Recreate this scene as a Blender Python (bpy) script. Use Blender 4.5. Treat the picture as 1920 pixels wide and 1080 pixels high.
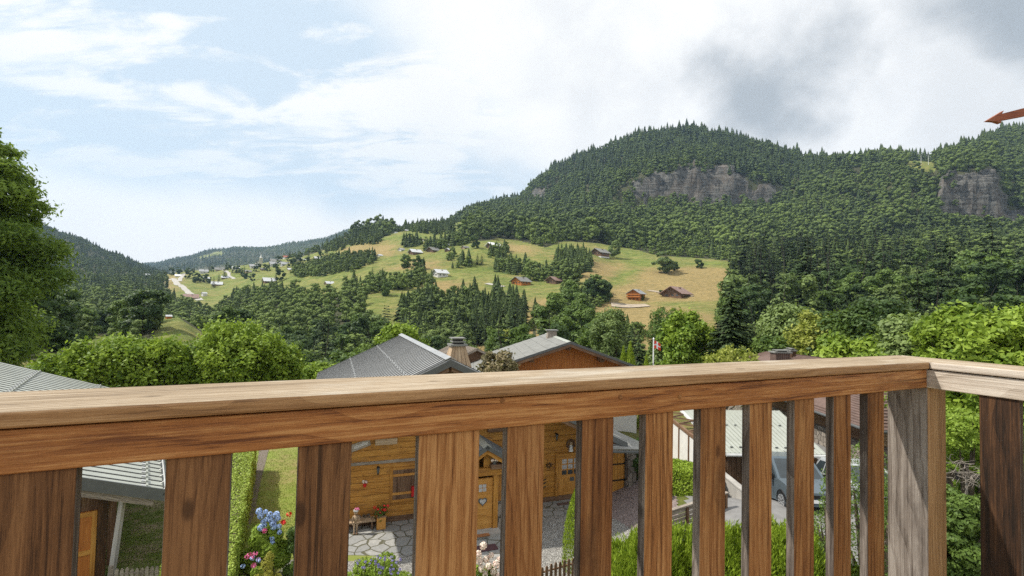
import bpy, math, random
import numpy as np
from mathutils import Vector, Matrix
random.seed(7); RS = np.random.RandomState(11)
for o in list(bpy.data.objects): bpy.data.objects.remove(o)
scene = bpy.context.scene
col = scene.collection
R = math.radians
# ------------------------------------------------------------------ camera
PITCH, ROLL, FPX = R(1.93), R(1.3), 920.0
F_ = np.array([0, math.cos(PITCH), math.sin(PITCH)])
U0 = np.array([0, -math.sin(PITCH), math.cos(PITCH)]); R0 = np.array([1., 0, 0])
R_ = R0*math.cos(ROLL) + U0*math.sin(ROLL)
U_ = U0*math.cos(ROLL) - R0*math.sin(ROLL)
cam = bpy.data.cameras.new('camera'); camo = bpy.data.objects.new('camera', cam); col.objects.link(camo)
cam.sensor_width = 36; cam.lens = 36*FPX/1920; cam.clip_start = 0.05; cam.clip_end = 20000
camo.matrix_world = Matrix(((R_[0], U_[0], -F_[0], 0), (R_[1], U_[1], -F_[1], 0), (R_[2], U_[2], -F_[2], 0), (0, 0, 0, 1)))
scene.camera = camo
def ray(x, y): return R_*(x-960) + U_*(540-y) + F_*FPX
def P(x, y, Y): r = ray(x, y); return r*(Y/r[1])           # the point seen there at depth Y metres
def Pz(x, y, z): r = ray(x, y); return r*(z/r[2])          # ... at height z
def proj(x, y, z):
    d = y*F_[1] + z*F_[2]
    return 960 + FPX*(x*R_[0] + z*R_[2] + y*R_[1])/d, 540 - FPX*(x*U_[0] + y*U_[1] + z*U_[2])/d
# ------------------------------------------------------------------ world
SUN_EL, SUN_AZ = R(52), R(-89)      # azimuth from the view direction, negative is left
sdir = Vector((math.sin(SUN_AZ)*math.cos(SUN_EL), math.cos(SUN_AZ)*math.cos(SUN_EL), math.sin(SUN_EL)))
w = bpy.data.worlds.new('World'); scene.world = w; w.use_nodes = True
def nod(nt, t, **k):
    n = nt.nodes.new(t)
    for a, b in k.items():
        if a.startswith('i_'): n.inputs[a[2:].replace('_', ' ')].default_value = b
        elif a[0] == 'n' and a[1:].isdigit():
            if hasattr(b, 'links'): nt.links.new(b, n.inputs[int(a[1:])])
            else: n.inputs[int(a[1:])].default_value = b
        else: setattr(n, a, b)
    return n
def mth(nt, op, a, b=0.0, c=0.0, clamp=False):
    return nod(nt, 'ShaderNodeMath', operation=op, use_clamp=clamp, n0=a, n1=b, n2=c).outputs[0]
def sstep(nt, v, lo, hi, o0=0.0, o1=1.0):
    return nod(nt, 'ShaderNodeMapRange', interpolation_type='SMOOTHSTEP', n0=v, n1=lo, n2=hi, n3=o0, n4=o1).outputs[0]
def mixc(nt, f, a, b, mode='MIX'):
    n = nt.nodes.new('ShaderNodeMix'); n.data_type = 'RGBA'; n.blend_type = mode
    for i, v in ((0, f), (6, a), (7, b)):
        if hasattr(v, 'links'): nt.links.new(v, n.inputs[i])
        elif i == 0: n.inputs[0].default_value = v
        else: n.inputs[i].default_value = (*v, 1)[:4]
    return n.outputs[2]
def build_world():
    nt = w.node_tree; nt.nodes.clear(); L = nt.links.new
    out = nod(nt, 'ShaderNodeOutputWorld'); bg = nod(nt, 'ShaderNodeBackground'); bg.inputs[1].default_value = 0.1
    L(bg.outputs[0], out.inputs[0])
    sky = nod(nt, 'ShaderNodeTexSky', sky_type='NISHITA', sun_disc=False, sun_elevation=SUN_EL, sun_rotation=SUN_AZ,
              altitude=1100, air_density=1.0, dust_density=1.5)
    tc = nod(nt, 'ShaderNodeTexCoord'); d = tc.outputs['Generated']
    sp = nod(nt, 'ShaderNodeSeparateXYZ', n0=d); x, y, z = sp.outputs
    den = mth(nt, 'ADD', mth(nt, 'MAXIMUM', z, 0.0), 0.22)
    inv = mth(nt, 'DIVIDE', 1.0, den)
    pr = nod(nt, 'ShaderNodeVectorMath', operation='SCALE', n0=d); L(inv, pr.inputs['Scale'])
    def noise(vec, scale, det, rough, dist=0.0, off=(0, 0, 0), sc=(1, 1, 1), rot=0.0):
        mp = nod(nt, 'ShaderNodeMapping', n0=vec, n1=off, n2=(0, 0, rot), n3=sc)
        return nod(nt, 'ShaderNodeTexNoise', n0=mp.outputs[0], n2=scale, n3=det, n4=rough, i_Distortion=dist).outputs[0]
    n1 = noise(pr.outputs[0], 1.15, 9, .56, .35, (3.1, 1.2, .4))
    wisp = noise(pr.outputs[0], 2.4, 10, .62, .5, (1.7, .3, 5), (1, 2.6, 1), R(-38))
    big = noise(d, 3.2, 7, .5, .4, (.6, 2.2, 1.1)); big2 = noise(d, 5.2, 9, .55, .12, (2.6, .2, 3.1), (1, 1, 1.25))
    q = mth(nt, 'ADD', x, mth(nt, 'MULTIPLY', z, 1.0))
    q = mth(nt, 'ADD', q, mth(nt, 'MULTIPLY', mth(nt, 'SUBTRACT', n1, .5), .6))
    right = sstep(nt, q, .16, .42)
    low = sstep(nt, mth(nt, 'ADD', z, mth(nt, 'MULTIPLY', mth(nt, 'SUBTRACT', big, .5), .14)), .14, .215, 1.0, 0.0)
    wi = sstep(nt, mth(nt, 'ADD', wisp, mth(nt, 'MULTIPLY', mth(nt, 'SUBTRACT', n1, .5), .9)), .47, .66)
    wi = mth(nt, 'MULTIPLY', wi, sstep(nt, z, .16, .40, .45, 1.0))
    cover = mth(nt, 'MAXIMUM', mth(nt, 'MAXIMUM', right, low), wi, clamp=True)
    # dark undersides of the cumulus over the mountain
    def blob(px, py, rad, sx=1.0):
        c = ray(px, py); c = c/np.linalg.norm(c)
        df = nod(nt, 'ShaderNodeVectorMath', operation='SUBTRACT', n0=d, n1=tuple(c))
        mp = nod(nt, 'ShaderNodeVectorMath', operation='MULTIPLY', n0=df.outputs[0], n1=(sx, sx, 1))
        ln = nod(nt, 'ShaderNodeVectorMath', operation='LENGTH', n0=mp.outputs[0]).outputs[1]
        return sstep(nt, mth(nt, 'ADD', ln, mth(nt, 'MULTIPLY', mth(nt, 'SUBTRACT', big2, .5), .36)), rad*.10, rad*1.12, 1.0, 0.0)
    gr = mth(nt, 'MAXIMUM', mth(nt, 'MULTIPLY', blob(1425, 185, .165, .72), .95), blob(1945, 10, .19, 1.0), clamp=True)
    soft = sstep(nt, noise(d, 4.5, 6, .55, .3, (4, 1, 2)), .40, .70, 0.0, .32)
    soft = mth(nt, 'MULTIPLY', soft, sstep(nt, x, -.30, .30, .25, 1.0))
    gr = mth(nt, 'MAXIMUM', gr, soft)
    cloud = mixc(nt, gr, (9.8, 9.75, 9.7), (4.0, 4.35, 4.7))
    blue = mixc(nt, .86, sky.outputs[0], (6.9, 8.0, 8.9))
    L(mixc(nt, cover, blue, cloud), bg.inputs[0])
build_world()
sun = bpy.data.lights.new('sun', 'SUN'); sun.energy = 5.0; sun.angle = R(.8); sun.color = (1, .95, .86)
suno = bpy.data.objects.new('sun', sun); col.objects.link(suno)
suno.rotation_euler = sdir.to_track_quat('Z', 'Y').to_euler()
scene.view_settings.view_transform = 'Standard'; scene.view_settings.look = 'None'
scene.view_settings.exposure = 0.18; scene.view_settings.gamma = 1.0
scene.cycles.max_bounces = 6; scene.cycles.diffuse_bounces = 3; scene.cycles.transparent_max_bounces = 6
scene.cycles.volume_bounces = 0; scene.cycles.use_denoising = False
# ------------------------------------------------------------------ materials
MATS = {}
def mat(name, fn=None, rough=.7, color=None, bump=0.0, spec=.3, metal=0.0):
    if name in MATS: return MATS[name]
    m = bpy.data.materials.new(name); m.use_nodes = True; nt = m.node_tree
    b = nt.nodes['Principled BSDF']; b.inputs['Roughness'].default_value = rough
    b.inputs['Specular IOR Level'].default_value = spec; b.inputs['Metallic'].default_value = metal
    if color: b.inputs['Base Color'].default_value = (*color, 1)
    if fn:
        r = fn(nt, b)
        if r is not None: nt.links.new(r, b.inputs['Base Color'])
    MATS[name] = m; return m
def attr(nt, n): return nod(nt, 'ShaderNodeAttribute', attribute_name=n)
def tnoise(nt, vec, scale, det=4, rough=.55, sc=(1, 1, 1), dist=0.0):
    mp = nod(nt, 'ShaderNodeMapping', n0=vec, n3=sc)
    return nod(nt, 'ShaderNodeTexNoise', n0=mp.outputs[0], n2=scale, n3=det, n4=rough, i_Distortion=dist).outputs[0]
def bumpit(nt, b, h, dist, st=1.0):
    bp = nod(nt, 'ShaderNodeBump', i_Strength=st, i_Distance=dist); nt.links.new(h, bp.inputs['Height'])
    nt.links.new(bp.outputs[0], b.inputs['Normal'])
def wood(name, dark, mid, light, rough=.65, k=1.0, bump=.0012, dirt=None, knots=True, vary=0):
    def fn(nt, b):
        g = attr(nt, 'gc').outputs['Vector']
        # growth rings: distance from a wandering pith line far below the board
        wob = tnoise(nt, g, 2.2*k, 3, .5, (.28, 1.1, 1.1))
        s = nod(nt, 'ShaderNodeSeparateXYZ', n0=g).outputs
        ring = mth(nt, 'ADD', mth(nt, 'MULTIPLY', s[1], 44*k), mth(nt, 'MULTIPLY', wob, 15.0))
        ring = mth(nt, 'ADD', ring, mth(nt, 'MULTIPLY', s[2], 30*k))
        rg = mth(nt, 'FRACT', ring); rg = sstep(nt, rg, .45, 1.0)
        fib = tnoise(nt, g, 110*k, 6, .78, (.02, 1, 1))
        fine = tnoise(nt, g, 380*k, 3, .7, (.05, 1, 1))
        big = tnoise(nt, g, 3.0*k, 4, .6, (.5, 1.4, 1.4))
        v = mth(nt, 'ADD', mth(nt, 'MULTIPLY', fib, .95), mth(nt, 'MULTIPLY', big, .45)); v = mth(nt, 'ADD', v, mth(nt, 'MULTIPLY', fine, .35)); v = mth(nt, 'SUBTRACT', v, .25); v = mth(nt, 'MULTIPLY_ADD', mth(nt, 'SUBTRACT', v, .56), 1.35, .56)
        v = mth(nt, 'ADD', v, mth(nt, 'MULTIPLY', rg, -.13))
        c = mixc(nt, sstep(nt, v, .36, .56), dark, mid)
        c = mixc(nt, sstep(nt, v, .56, .80), c, light)
        if knots:
            vo = nod(nt, 'ShaderNodeTexVoronoi', n0=nod(nt, 'ShaderNodeMapping', n0=g, n3=(4.2*k, 9*k, 4*k)).outputs[0], n2=1.0)
            kn = sstep(nt, vo.outputs['Distance'], .07, .13, 1.0, 0.0)
            c = mixc(nt, mth(nt, 'MULTIPLY', kn, .8), c, tuple(x*.8 for x in dark))
        if dirt:
            dn = sstep(nt, tnoise(nt, g, 5*k, 6, .65, (.35, 1, 1)), .50, .70)
            c = mixc(nt, mth(nt, 'MULTIPLY', dn, .8), c, dirt)
        wx = sstep(nt, tnoise(nt, g, 7*k, 7, .72, (.22, 1, 1)), .52, .68)
        c = mixc(nt, mth(nt, 'MULTIPLY', wx, .42), c, mixc(nt, 1.0, c, (.48, .42, .38), 'MULTIPLY'))
        ck = sstep(nt, tnoise(nt, g, 60*k, 3, .6, (.010, 1, 1)), .68, .71)
        c = mixc(nt, mth(nt, 'MULTIPLY', ck, .75), c, tuple(x*.4 for x in dark))
        if vary:
            oi = nod(nt, 'ShaderNodeObjectInfo').outputs['Random']
            c = mixc(nt, mth(nt, 'MULTIPLY', oi, vary), c, mixc(nt, 1.0, c, (.45, .36, .30), 'MULTIPLY'))
            crack = sstep(nt, tnoise(nt, g, 26, 4, .6, (.012, 1, 1)), .66, .70)
            c = mixc(nt, mth(nt, 'MULTIPLY', crack, .7), c, tuple(x*.35 for x in dark))
        h = mth(nt, 'ADD', mth(nt, 'ADD', fib, mth(nt, 'MULTIPLY', fine, .5)), mth(nt, 'MULTIPLY', rg, .25))
        bumpit(nt, b, h, bump)
        return c
    return mat(name, fn, rough)
WOOD_TOP = wood('weathered_cap_wood', (.13, .088, .052), (.29, .215, .135), (.43, .345, .245), .75, dirt=(.50, .45, .37), bump=.0022)
WOOD_IN = wood('stained_larch', (.13, .042, .012), (.33, .128, .036), (.50, .25, .090), .5, bump=.002, dirt=(.17, .06, .02), vary=.2)
WOOD_CAPSIDE = wood('cap_edge_larch', (.17, .085, .034), (.30, .16, .068), (.42, .25, .12), .6, bump=.002)
WOOD_GREY = wood('weathered_shaded_board', (.045, .034, .028), (.11, .086, .072), (.24, .20, .17), .8, dirt=(.04, .026, .02), bump=.003)  # weathered grey, with the weak sun on board sides put into the colour
WOOD_POST = wood('weathered_post', (.075, .058, .046), (.185, .152, .128), (.30, .26, .225), .8, dirt=(.085, .07, .06), bump=.003)
WOOD_PALE = wood('bleached_side_rail', (.24, .19, .14), (.44, .37, .30), (.58, .51, .43), .75, bump=.002)
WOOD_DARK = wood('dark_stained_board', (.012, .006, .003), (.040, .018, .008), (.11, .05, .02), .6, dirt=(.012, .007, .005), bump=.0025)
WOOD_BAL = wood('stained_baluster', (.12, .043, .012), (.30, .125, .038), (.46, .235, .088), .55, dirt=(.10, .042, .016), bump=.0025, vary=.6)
CHALET_WOOD = wood('chalet_larch', (.17, .064, .012), (.43, .19, .033), (.58, .30, .07), .55, k=.5, bump=.003, dirt=(.22, .10, .03))
CHALET_DOOR = wood('chalet_door', (.30, .12, .024), (.48, .22, .045), (.58, .30, .08), .45, k=.6, bump=.002)
ORANGE_WOOD = wood('orange_cladding', (.33, .105, .022), (.42, .145, .032), (.50, .20, .05), .6, k=.4, bump=.002, knots=False)
BROWN_WOOD = wood('brown_beam', (.05, .025, .014), (.13, .07, .04), (.24, .15, .09), .7, k=.5, bump=.003)
OLD_WOOD = wood('old_grey_wood', (.09, .075, .06), (.24, .20, .165), (.42, .37, .31), .85, k=.5, bump=.004)
CHIM_WOOD = wood('chimney_planks', (.18, .11, .06), (.38, .27, .17), (.52, .40, .27), .8, k=.5, bump=.004)
def flat(name, c, rough=.6, var=.15, scale=3.0, bump=0.0, metal=0.0, spec=.3):
    def fn(nt, b):
        g = attr(nt, 'gc').outputs['Vector']
        n = tnoise(nt, g, scale, 6, .6)
        if bump: bumpit(nt, b, n, bump)
        return mixc(nt, sstep(nt, n, .3, .7), tuple(x*(1-var) for x in c), tuple(min(1, x*(1+var)) for x in c))
    return mat(name, fn, rough, metal=metal, spec=spec)
METAL_ROOF = flat('grey_metal_roof', (.33, .335, .335), .42, .10, 1.5, metal=.25, spec=.5)
METAL_LIGHT = flat('pale_metal_roof', (.36, .375, .33), .45, .07, 1.2, metal=.1, spec=.5)
METAL_DARK = flat('dark_metal_trim', (.10, .105, .105), .5, .1)
RIB_DARK = flat('seam_shadow_grey', (.045, .047, .048), .8, .1)
METAL_PAN = flat('ribbed_pan_metal', (.42, .425, .42), .5, .08, 1.5)
METAL_WHITE = flat('galvanised_pipe', (.62, .62, .60), .35, .1, metal=.4)
LAUZE = flat('grey_slab_roof', (.20, .20, .185), .7, .14, 2.0, .01)
RED_ROOF = flat('red_brown_roof', (.130, .085, .070), .7, .2, 2.0, .01)
SLATE = flat('slate_roof', (.16, .17, .175), .6, .2, 2.0, .01)
WHITE_R = flat('white_render', (.62, .61, .58), .85, .06, 1.5, .003)
CONC = flat('concrete', (.36, .34, .31), .9, .15, 2.5, .006)
ASPH = flat('asphalt', (.20, .195, .19), .9, .14, 3.0, .004)
GLASS_D = flat('dark_glass', (.03, .04, .045), .1, .2, spec=.8)
GLASS_C = flat('curtained_glass', (.42, .42, .42), .2, .25, 12.0, spec=.7)
BLACK = flat('black_iron', (.015, .015, .016), .45, .1)
RUBBER = flat('rubber', (.02, .02, .021), .8, .1)
RED = flat('red_paint', (.52, .02, .02), .6, .15, 8)
WHITE = flat('white_paint', (.75, .75, .74), .6, .04)
CAR_GREY = flat('grey_blue_carpaint', (.13, .165, .19), .28, .03, metal=.45, spec=.6)
CAR_WHITE = flat('silver_carpaint', (.50, .52, .53), .28, .03, metal=.3, spec=.6)
ALLOY = flat('alloy', (.55, .56, .57), .3, .05, metal=.7)
BARK = flat('bark', (.11, .085, .06), .9, .35, 9, .02)
TWIG = flat('dead_twig', (.22, .19, .16), .9, .2, 9)
GOLD = flat('gold_dome', (.55, .55, .52), .35, .1, metal=.3)
def stone_fn(c1, c2, cm, scale, wm=.05, bump=.012):
    def fn(nt, b):
        g = attr(nt, 'gc').outputs['Vector']
        dist = nod(nt, 'ShaderNodeVectorMath', operation='SCALE', n0=nod(nt, 'ShaderNodeTexNoise', n0=g, n2=scale*.8, n3=2).outputs[1])
        dist.inputs['Scale'].default_value = .35/scale*1.5
        v = nod(nt, 'ShaderNodeVectorMath', operation='ADD', n0=g, n1=dist.outputs[0]).outputs[0]
        e = nod(nt, 'ShaderNodeTexVoronoi', feature='DISTANCE_TO_EDGE', n0=v, n2=scale)
        cc = nod(nt, 'ShaderNodeTexVoronoi', n0=v, n2=scale)
        k = nod(nt, 'ShaderNodeSeparateXYZ', n0=cc.outputs['Color']).outputs[0]
        ed = sstep(nt, e.outputs['Distance'], wm*.4, wm)
        c = mixc(nt, k, c1, c2); n = tnoise(nt, g, scale*6, 5, .6)
        c = mixc(nt, sstep(nt, n, .3, .75, 0, .5), c, tuple(x*.6 for x in c1))
        bumpit(nt, b, mth(nt, 'ADD', ed, mth(nt, 'MULTIPLY', n, .4)), bump)
        return mixc(nt, ed, cm, c)
    return fn
FLAG = mat('flagstone', stone_fn((.27, .27, .26), (.40, .39, .36), (.10, .095, .06), 1.9), .85)
PAVER = mat('red_grey_setts', stone_fn((.24, .19, .18), (.34, .27, .25), (.14, .11, .10), 8.0, .08), .85)
GRAVEL = mat('gravel', stone_fn((.30, .29, .27), (.62, .60, .55), (.12, .11, .10), 22.0, .10, .02), .9)
STONEW = mat('rubble_stone', stone_fn((.16, .14, .12), (.36, .31, .26), (.10, .085, .07), 3.2, .06, .03), .9)
def leafmat(name, dark, light, trans=.0, rough=.55, hue=.25):
    m = bpy.data.materials.new(name); m.use_nodes = True; nt = m.node_tree
    b = nt.nodes['Principled BSDF']; b.inputs['Roughness'].default_value = rough; b.inputs['Specular IOR Level'].default_value = .25
    t = attr(nt, 'tint').outputs['Fac']; oi = nod(nt, 'ShaderNodeObjectInfo').outputs['Random']
    v = mth(nt, 'ADD', mth(nt, 'MULTIPLY', t, 1-hue), mth(nt, 'MULTIPLY', oi, hue), clamp=True)
    c = mixc(nt, v, dark, light); nt.links.new(c, b.inputs['Base Color'])
    if trans:
        tr = nod(nt, 'ShaderNodeBsdfTranslucent'); nt.links.new(mixc(nt, .35, c, (.30, .42, .03)), tr.inputs[0])
        mx = nod(nt, 'ShaderNodeMixShader', n0=trans, n1=b.outputs[0], n2=tr.outputs[0])
        nt.links.new(mx.outputs[0], nt.nodes['Material Output'].inputs[0])
    MATS[name] = m; return m
LF_DECID = leafmat('deciduous_leaf', (.038, .078, .018), (.17, .25, .05), .25)
LF_MID = leafmat('valley_leaf', (.050, .085, .026), (.21, .28, .075), .2)
BARK_FAR = flat('shaded_bark', (.045, .038, .028), .95, .2, 2)
LF_ASH = leafmat('ash_leaf', (.050, .110, .018), (.27, .38, .06), .40)
LF_DARK = leafmat('dark_leaf', (.022, .050, .014), (.085, .140, .034), .22)
LF_BRIGHT = leafmat('bright_leaf', (.085, .16, .016), (.34, .45, .06), .35)
LF_PALE = leafmat('grey_green_leaf', (.085, .13, .045), (.26, .34, .11), .3)
LF_CON = leafmat('conifer_needle', (.013, .032, .012), (.060, .092, .026), .0, .7)
LF_FAR = leafmat('distant_foliage', (.009, .023, .009), (.138, .190, .040), .0, .8, 0)
LF_THUJA = leafmat('thuja_spray', (.14, .22, .012), (.36, .46, .05), .25)
LF_HEDGE = leafmat('hedge_leaf', (.16, .24, .02), (.40, .48, .09), .2, hue=0)
LF_GOLD = leafmat('golden_needle', (.16, .15, .015), (.38, .36, .05), .1)
LF_BRONZE = leafmat('bronze_leaf', (.085, .075, .032), (.30, .24, .13), .2)
LF_YEL = leafmat('yellow_green_leaf', (.17, .21, .03), (.40, .42, .09), .3)
LF_GRASS = leafmat('grass_blade', (.10, .15, .02), (.30, .38, .07), .2, hue=0)
FL_BLUE = leafmat('blue_hydrangea', (.22, .34, .66), (.55, .68, .92), .1, hue=0)
FL_PINK = leafmat('pink_flower', (.62, .05, .20), (.85, .30, .50), .1, hue=0)
FL_PALE = leafmat('blush_hydrangea', (.66, .45, .38), (.88, .80, .68), .1, hue=0)
FL_RED = leafmat('red_flower', (.55, .01, .015), (.85, .06, .05), .1, hue=0)
FL_PURP = leafmat('lavender_flower', (.16, .13, .40), (.40, .36, .70), .1, hue=0)
# ------------------------------------------------------------------ object helpers
def tag(o, label=None, cat=None, group=None, kind=None):
    if label: o['label'] = label
    if cat: o['category'] = cat
    if group: o['group'] = group
    if kind: o['kind'] = kind
    return o
def empty(name, loc=(0, 0, 0), **k):
    o = bpy.data.objects.new(name, None); col.objects.link(o); o.location = tuple(float(v) for v in loc); o.empty_display_size = .1
    bpy.context.view_layer.update() if False else None
    return tag(o, **k)
class MB:
    """collects shapes in world coordinates; build() links them as one mesh object"""
    def __init__(s): s.v = []; s.f = []; s.m = []; s.g = []; s.ms = []
    def mi(s, m):
        if m not in s.ms: s.ms.append(m)
        return s.ms.index(m)
    def face(s, pts, m, gc=None):
        n = len(s.v); off = s.off() if gc is None else (0, 0, 0)
        s.v += [tuple(map(float, p)) for p in pts]
        s.g += [tuple(map(float, p)) for p in (gc or [(p[0]+off[0], p[1]+off[1], p[2]) for p in pts])]
        s.f.append(tuple(range(n, n+len(pts)))); s.m.append(s.mi(m))
    def off(s): return (random.uniform(0, 50), random.uniform(0, 50), random.uniform(0, 50))
    def box(s, fr, x0, x1, y0, y1, z0, z1, m, mf=None, gc='long'):
        """fr = (origin, X, Y, Z); mf maps a face key (x0,x1,y0,y1,z0,z1) to its own material"""
        o, X, Y, Z = fr; n = len(s.v); d = (x1-x0, y1-y0, z1-z0)
        order = sorted(range(3), key=lambda i: -d[i]) if gc == 'long' else [0, 1, 2]
        of = s.off() if gc == 'long' else (0, 0, 0)
        for k in range(8):
            c = ((x0, x1)[k & 1], (y0, y1)[k >> 1 & 1], (z0, z1)[k >> 2])
            s.v.append(tuple(o + X*c[0] + Y*c[1] + Z*c[2])); s.g.append(tuple(c[order[i]]+of[i] for i in range(3)))
        for key, q in (('z0', (0, 2, 3, 1)), ('z1', (4, 5, 7, 6)), ('y0', (0, 1, 5, 4)), ('y1', (2, 6, 7, 3)), ('x0', (0, 4, 6, 2)), ('x1', (1, 3, 7, 5))):
            s.f.append(tuple(n+i for i in q)); s.m.append(s.mi((mf or {}).get(key, m)))
        return s
    def tube(s, p0, p1, r0, r1, m, n=8, cap=True):
        p0 = Vector(tuple(map(float, p0))); p1 = Vector(tuple(map(float, p1))); d = (p1-p0); L = d.length or 1e-6; d = d/L
        a = d.orthogonal().normalized(); b = d.cross(a); k = len(s.v); of = s.off()
        for p, r, l in ((p0, r0, 0), (p1, r1, L)):
            for i in range(n):
                t = 2*math.pi*i/n; s.v.append(tuple(p + a*math.cos(t)*r + b*math.sin(t)*r)); s.g.append((l+of[0], r*t+of[1], of[2]))
        for i in range(n):
            j = (i+1) % n; s.f.append((k+i, k+j, k+n+j, k+n+i)); s.m.append(s.mi(m))
        if cap:
            s.f.append(tuple(k+i for i in reversed(range(n)))); s.m.append(s.mi(m)); s.f.append(tuple(k+n+i for i in range(n))); s.m.append(s.mi(m))
        return s
    def prism(s, poly, d, m, mtop=None):
        """poly: list of 3-D points (planar), extruded by vector d"""
        d = np.array(d, float); poly = [np.array(p, float) for p in poly]; n = len(poly)
        s.face(poly, mtop or m); s.face([p+d for p in reversed(poly)], m)
        for i in range(n):
            a, b = poly[i], poly[(i+1) % n]; s.face([a, a+d, b+d, b], m)
        return s
    def build(s, name, parent=None, smooth=False, bevel=0, **k):
        me = bpy.data.meshes.new(name); vs = s.v
        pl = (0, 0, 0)
        if parent is not None: pl = parent_loc(parent); vs = [(a-pl[0], b-pl[1], c-pl[2]) for a, b, c in vs]
        me.from_pydata(vs, [], s.f)
        for m in s.ms: me.materials.append(m)
        me.polygons.foreach_set('material_index', s.m)
        at = me.attributes.new('gc', 'FLOAT_VECTOR', 'POINT'); at.data.foreach_set('vector', np.array(s.g, np.float32).ravel())
        if smooth: me.polygons.foreach_set('use_smooth', [True]*len(s.f))
        me.update(); o = bpy.data.objects.new(name, me); col.objects.link(o)
        if parent is not None: o.parent = parent
        if bevel:
            b = o.modifiers.new('b', 'BEVEL'); b.width = bevel; b.segments = 2; b.limit_method = 'ANGLE'
        return tag(o, **k)
def parent_loc(p):
    l = Vector((0, 0, 0))
    while p is not None: l = l + p.location; p = p.parent
    return tuple(l)
def frame(ang, o=(0, 0, 0)):
    """x axis at ang degrees to the right of the view direction's left-right axis"""
    a = R(ang); return (np.array(o, float), np.array([math.cos(a), math.sin(a), 0]), np.array([-math.sin(a), math.cos(a), 0]), np.array([0, 0, 1.]))
def W(fr, s, t, z): return fr[0] + fr[1]*s + fr[2]*t + fr[3]*z
def onplane(fr, t, px, py):
    """(s, z) in frame fr of the point of plane t=const seen at px,py"""
    r = ray(px, py); k = t/(r@fr[2]) if not fr[0].any() else (t + fr[0]@fr[2])/(r@fr[2]); q = r*k - fr[0]
    return q@fr[1], q[2]
def rawmesh(name, V, Fq, mats, mi=None, tint=None, smooth=False, gc=None):
    V = np.asarray(V, np.float32); Fq = np.asarray(Fq, np.int32); k = Fq.shape[1]
    me = bpy.data.meshes.new(name); me.vertices.add(len(V)); me.vertices.foreach_set('co', V.ravel())
    me.loops.add(Fq.size); me.loops.foreach_set('vertex_index', Fq.ravel())
    me.polygons.add(len(Fq)); me.polygons.foreach_set('loop_start', np.arange(0, Fq.size, k, dtype=np.int32))
    me.polygons.foreach_set('loop_total', np.full(len(Fq), k, np.int32))
    for m in mats: me.materials.append(m)
    if mi is not None: me.polygons.foreach_set('material_index', np.asarray(mi, np.int32))
    if smooth: me.polygons.foreach_set('use_smooth', np.ones(len(Fq), bool))
    if tint is not None: me.attributes.new('tint', 'FLOAT', 'POINT').data.foreach_set('value', np.asarray(tint, np.float32))
    if gc is not None: me.attributes.new('gc', 'FLOAT_VECTOR', 'POINT').data.foreach_set('vector', np.asarray(gc, np.float32).ravel())
    me.update(calc_edges=True); return me
def link(name, me, parent=None, loc=(0, 0, 0), rz=0.0, sc=1.0, **k):
    o = bpy.data.objects.new(name, me); col.objects.link(o); o.location = tuple(float(v) for v in loc); o.rotation_euler = (0, 0, rz)
    o.scale = (sc, sc, sc) if np.isscalar(sc) else sc
    if parent is not None: o.parent = parent
    return tag(o, **k)
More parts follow.
